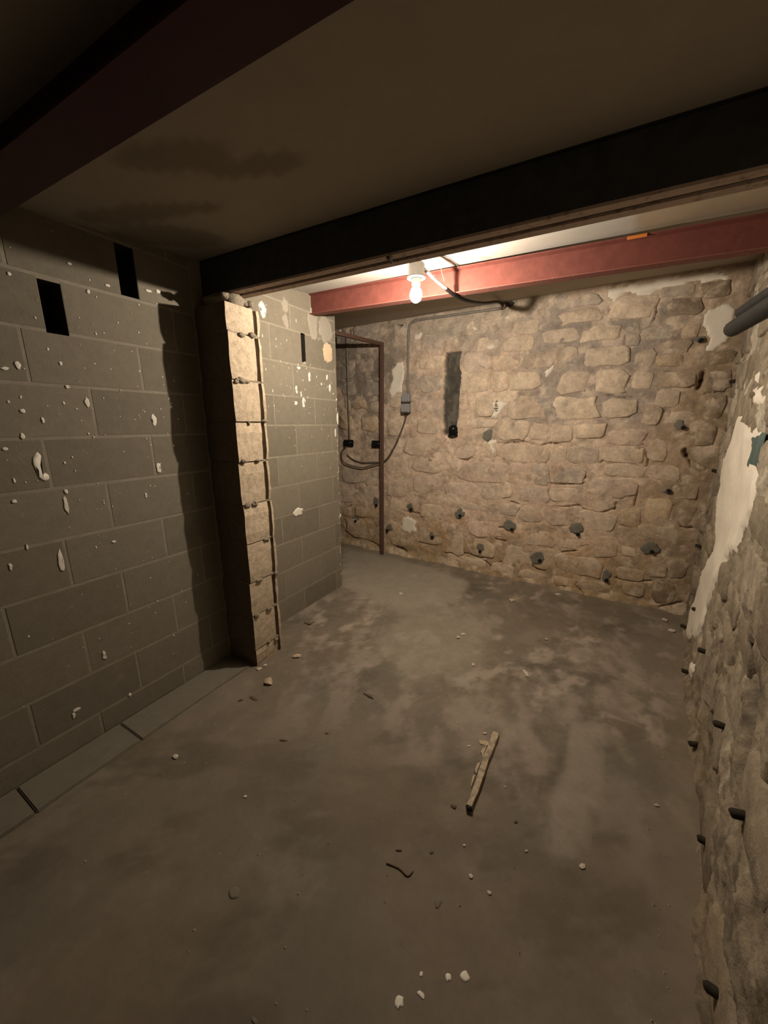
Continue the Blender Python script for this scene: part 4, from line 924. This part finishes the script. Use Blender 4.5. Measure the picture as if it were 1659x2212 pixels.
# ------------------------------------------------------------------ two black tubes on the right
for k, (dx, dz, r, L, lab) in enumerate(((0.0, 0.0, 0.026, 0.92, 'thicker lower black foam tube jutting from the right wall'), (0.016, 0.049, 0.020, 0.92, 'thinner upper black foam tube jutting from the right wall'))):
    t = empty('pipe_tube', (0.350 + dx, 1.80, 1.686 + dz)); tag(t, lab, 'pipe')
    e = Vector((0.056, -1, 0.0)) * L
    link('tube', tube_mesh('tube', [(0, 0.0, 0), (0.001, -0.012, 0), e * 0.5, e], r, 14, radii=[r * 0.72, r, r * 1.02, r]), M_tube, t)

# ------------------------------------------------------------------ things lying on the floor
def wood_strip():
    a, b_ = Vector((*WOOD[0], 0)), Vector((*WOOD[1], 0))
    L = (b_ - a).length; t = (b_ - a).normalized(); nrm = Vector((-t.y, t.x, 0))
    o = empty('wood_strip', (a.x, a.y, floor_z(a.x, a.y) + 0.001)); tag(o, 'broken pale wooden strip lying on the floor', 'wood')
    n = 12; verts = []; faces = []
    for i in range(n + 1):
        f = i / n
        w = 0.0175 * (1 - 0.35 * f) * (1 + 0.08 * math.sin(i * 2.1)); h = 0.016 * (1 - 0.3 * f)
        c0 = t * (L * f) + nrm * (0.0015 * math.sin(i * 0.9))
        lift = 0.0 + 0.012 * f
        for (u, v) in ((-1, 0), (1, 0), (0.8, 1), (-0.7, 1)):
            verts.append(c0 + nrm * (u * w) + Vector((0, 0, v * h * (1 + 0.15 * math.sin(i * 1.7)) + lift)))
    for i in range(n):
        for k in range(4):
            faces.append((i * 4 + k, i * 4 + (k + 1) % 4, i * 4 + 4 + (k + 1) % 4, i * 4 + 4 + k))
    faces.append((3, 2, 1, 0)); faces.append(tuple(n * 4 + k for k in range(4)))
    link('plank', mesh('plank', verts, faces), M_wood, o)
    q = lump('charred_end', M_rubber, o, t * (L + 0.004) + Vector((0, 0, 0.016)), (0.024, 0.018, 0.018), 600)
    for k, (f, sd) in enumerate(((0.20, 1), (0.45, 1), (0.62, 1))):
        sv = [t * (L * f) + nrm * (-0.016 - 0.002 * k), t * (L * (f + 0.16)) + nrm * (-0.019), t * (L * (f + 0.12)) + nrm * (-0.032 + 0.004 * k), t * (L * (f + 0.03)) + nrm * (-0.028)]
        vv = [p + Vector((0, 0, 0.001)) for p in sv] + [p + Vector((0, 0, 0.007)) for p in sv]
        link('splinter', mesh('splinter', vv, [(0, 1, 2, 3), (7, 6, 5, 4), (0, 4, 5, 1), (1, 5, 6, 2), (2, 6, 7, 3), (3, 7, 4, 0)]), M_wood, o)
wood_strip()
RLAB = ['large tan stone chip at the foot of the block pier', 'broken pinkish chip at the right foot of the block pier', 'flat dark splinter left of the tan chip by the pier', 'small dark crumb farther left by the kerb',
        'pale curled flake lying against the wooden strip', 'crumbled flake below the pale one beside the wooden strip', 'tiny white pebble left of the wooden strip', 'tiny white flake above the wooden strip', 'brownish bark flake at the middle of the wooden strip', 'curled grey scrap left of the strip\'s dark end',
        'pale pebble at the right wall, upper of two', 'pale pebble at the right wall, lower of two', 'yellowish pebble on the floor near the right wall', 'pale angular chip on the floor near the kerb', 'tiny white pebble on the left part of the floor',
        'dark splinter in the middle of the floor', 'long dark crumb on the floor right of the kerb', 'brown crumb at the foot of the block wall', 'white crumb on the floor in front of the nook', 'yellow chip at the foot of the stone wall', 'small white pebble right of the yellow chip', 'long white flake at the foot of the stone wall', 'whitish flake on the scuffed floor near the stone wall', 'round dark clod beside the bent twig', 'flat brown flake above the bent twig',
        'pale pebble below the wooden strip, left of two', 'pale pebble below the wooden strip, right of two', 'small pale pebble right of the bent twig', 'round grey pebble right below the wooden strip', 'white flake right of the wooden strip', 'white pebble right of the strip\'s dark end', 'flat pale chip below the light floor patch', 'crumbled white chip by the right wall corner', 'second white chip by the right wall corner', 'grey crumb in the shadow at the pier foot', 'second grey crumb in the shadow at the pier foot', 'tan crumb on the scuffed floor', 'white pebble above the thin stick', 'thin pale stick lying in the middle of the floor', 'dark sliver far left on the lit floor']
PALE = (0.52, 0.46, 0.37); TAN = (0.45, 0.36, 0.25); DRK = (0.12, 0.095, 0.07)
for i, (x, y, w, l) in enumerate(RUBBLE):
    lab = RLAB[i]
    col = DRK if any(k in lab for k in ('dark', 'brown ', 'bark')) else (TAN if any(k in lab for k in ('tan', 'pink', 'yellow', 'curled flake', 'crumbled flake')) else PALE)
    w = min(w, 0.06); l = min(max(l, 0.008), 0.07)
    hh = 0.45 * min(w, l) if 'flake' not in lab and 'flat' not in lab else 0.006
    hh = max(hh, 0.005)
    nm = 'wood_splinter' if ('splinter' in lab or 'stick' in lab or 'sliver' in lab) else ('pebble' if 'pebble' in lab else 'rubble_chip')
    o = lump(nm, M_chip, None, (x, y, floor_z(x, y) + hh * 0.40), (w, l, hh), 700 + i, 1, 0.35, col, flat=True)
    o.rotation_euler = (0, 0, random.uniform(-.5, .5) + R(29.8))
    tag(o, lab, {'wood_splinter': 'splinter', 'pebble': 'pebble', 'rubble_chip': 'rubble'}[nm], 'debris on the floor')
for pts, lab, r in ((TWIG, 'bent brown twig lying on the floor below the strip', 0.0026), (TWIG2, 'curved dark twig at the foot of the block wall', 0.003), (TWIG3, 'short dark twig in the middle of the floor', 0.003)):
    p3 = [Vector((x, y, floor_z(x, y) + r)) for x, y in pts]
    o = empty('twig', p3[0]); tag(o, lab, 'twig')
    link('stem', tube_mesh('stem', rel(o, smooth_path(p3, 3)), r, 6), M_twig, o)
for i, (x, y, w, l) in enumerate(FLOOR_SPOTS):
    pts = splash(x, y, w, l, 900 + i)
    patch_object('paint_spot', pts, M_paint if i < 5 else M_kerb, floor, lambda a, b_, dd: (a, b_, floor_z(a, b_) + 0.0005 + dd), 0.0012, depth=0.002)
# loose grit everywhere, uncountable
bm = bmesh.new()
for _ in range(520):
    x = random.uniform(-1.55, 0.42); y = random.choice((random.uniform(0.3, 3.1), random.gauss(1.4, 0.5)))
    if random.random() < 0.25: x = 0.22 + 0.127 * y - abs(random.gauss(0, 0.06))
    if not (0.2 < y < 3.1) or x > 0.225 + 0.127 * y: continue
    r = random.choice((0.0015, 0.002, 0.003, 0.004)); z0 = floor_z(x, y)
    a0 = random.random() * 6
    vs = [bm.verts.new((x + r * math.cos(a0 + k * 1.571) * random.uniform(.7, 1.4), y + r * math.sin(a0 + k * 1.571) * random.uniform(.7, 1.4), z0)) for k in range(4)]
    top = bm.verts.new((x, y, z0 + r * 1.1))
    for k in range(4): bm.faces.new((vs[k], vs[(k + 1) % 4], top))
me = bpy.data.meshes.new('grit'); bm.to_mesh(me); bm.free()
tag(link('grit', me, M_grit), 'fine pale grit scattered over the concrete floor', 'grit', kind='stuff')
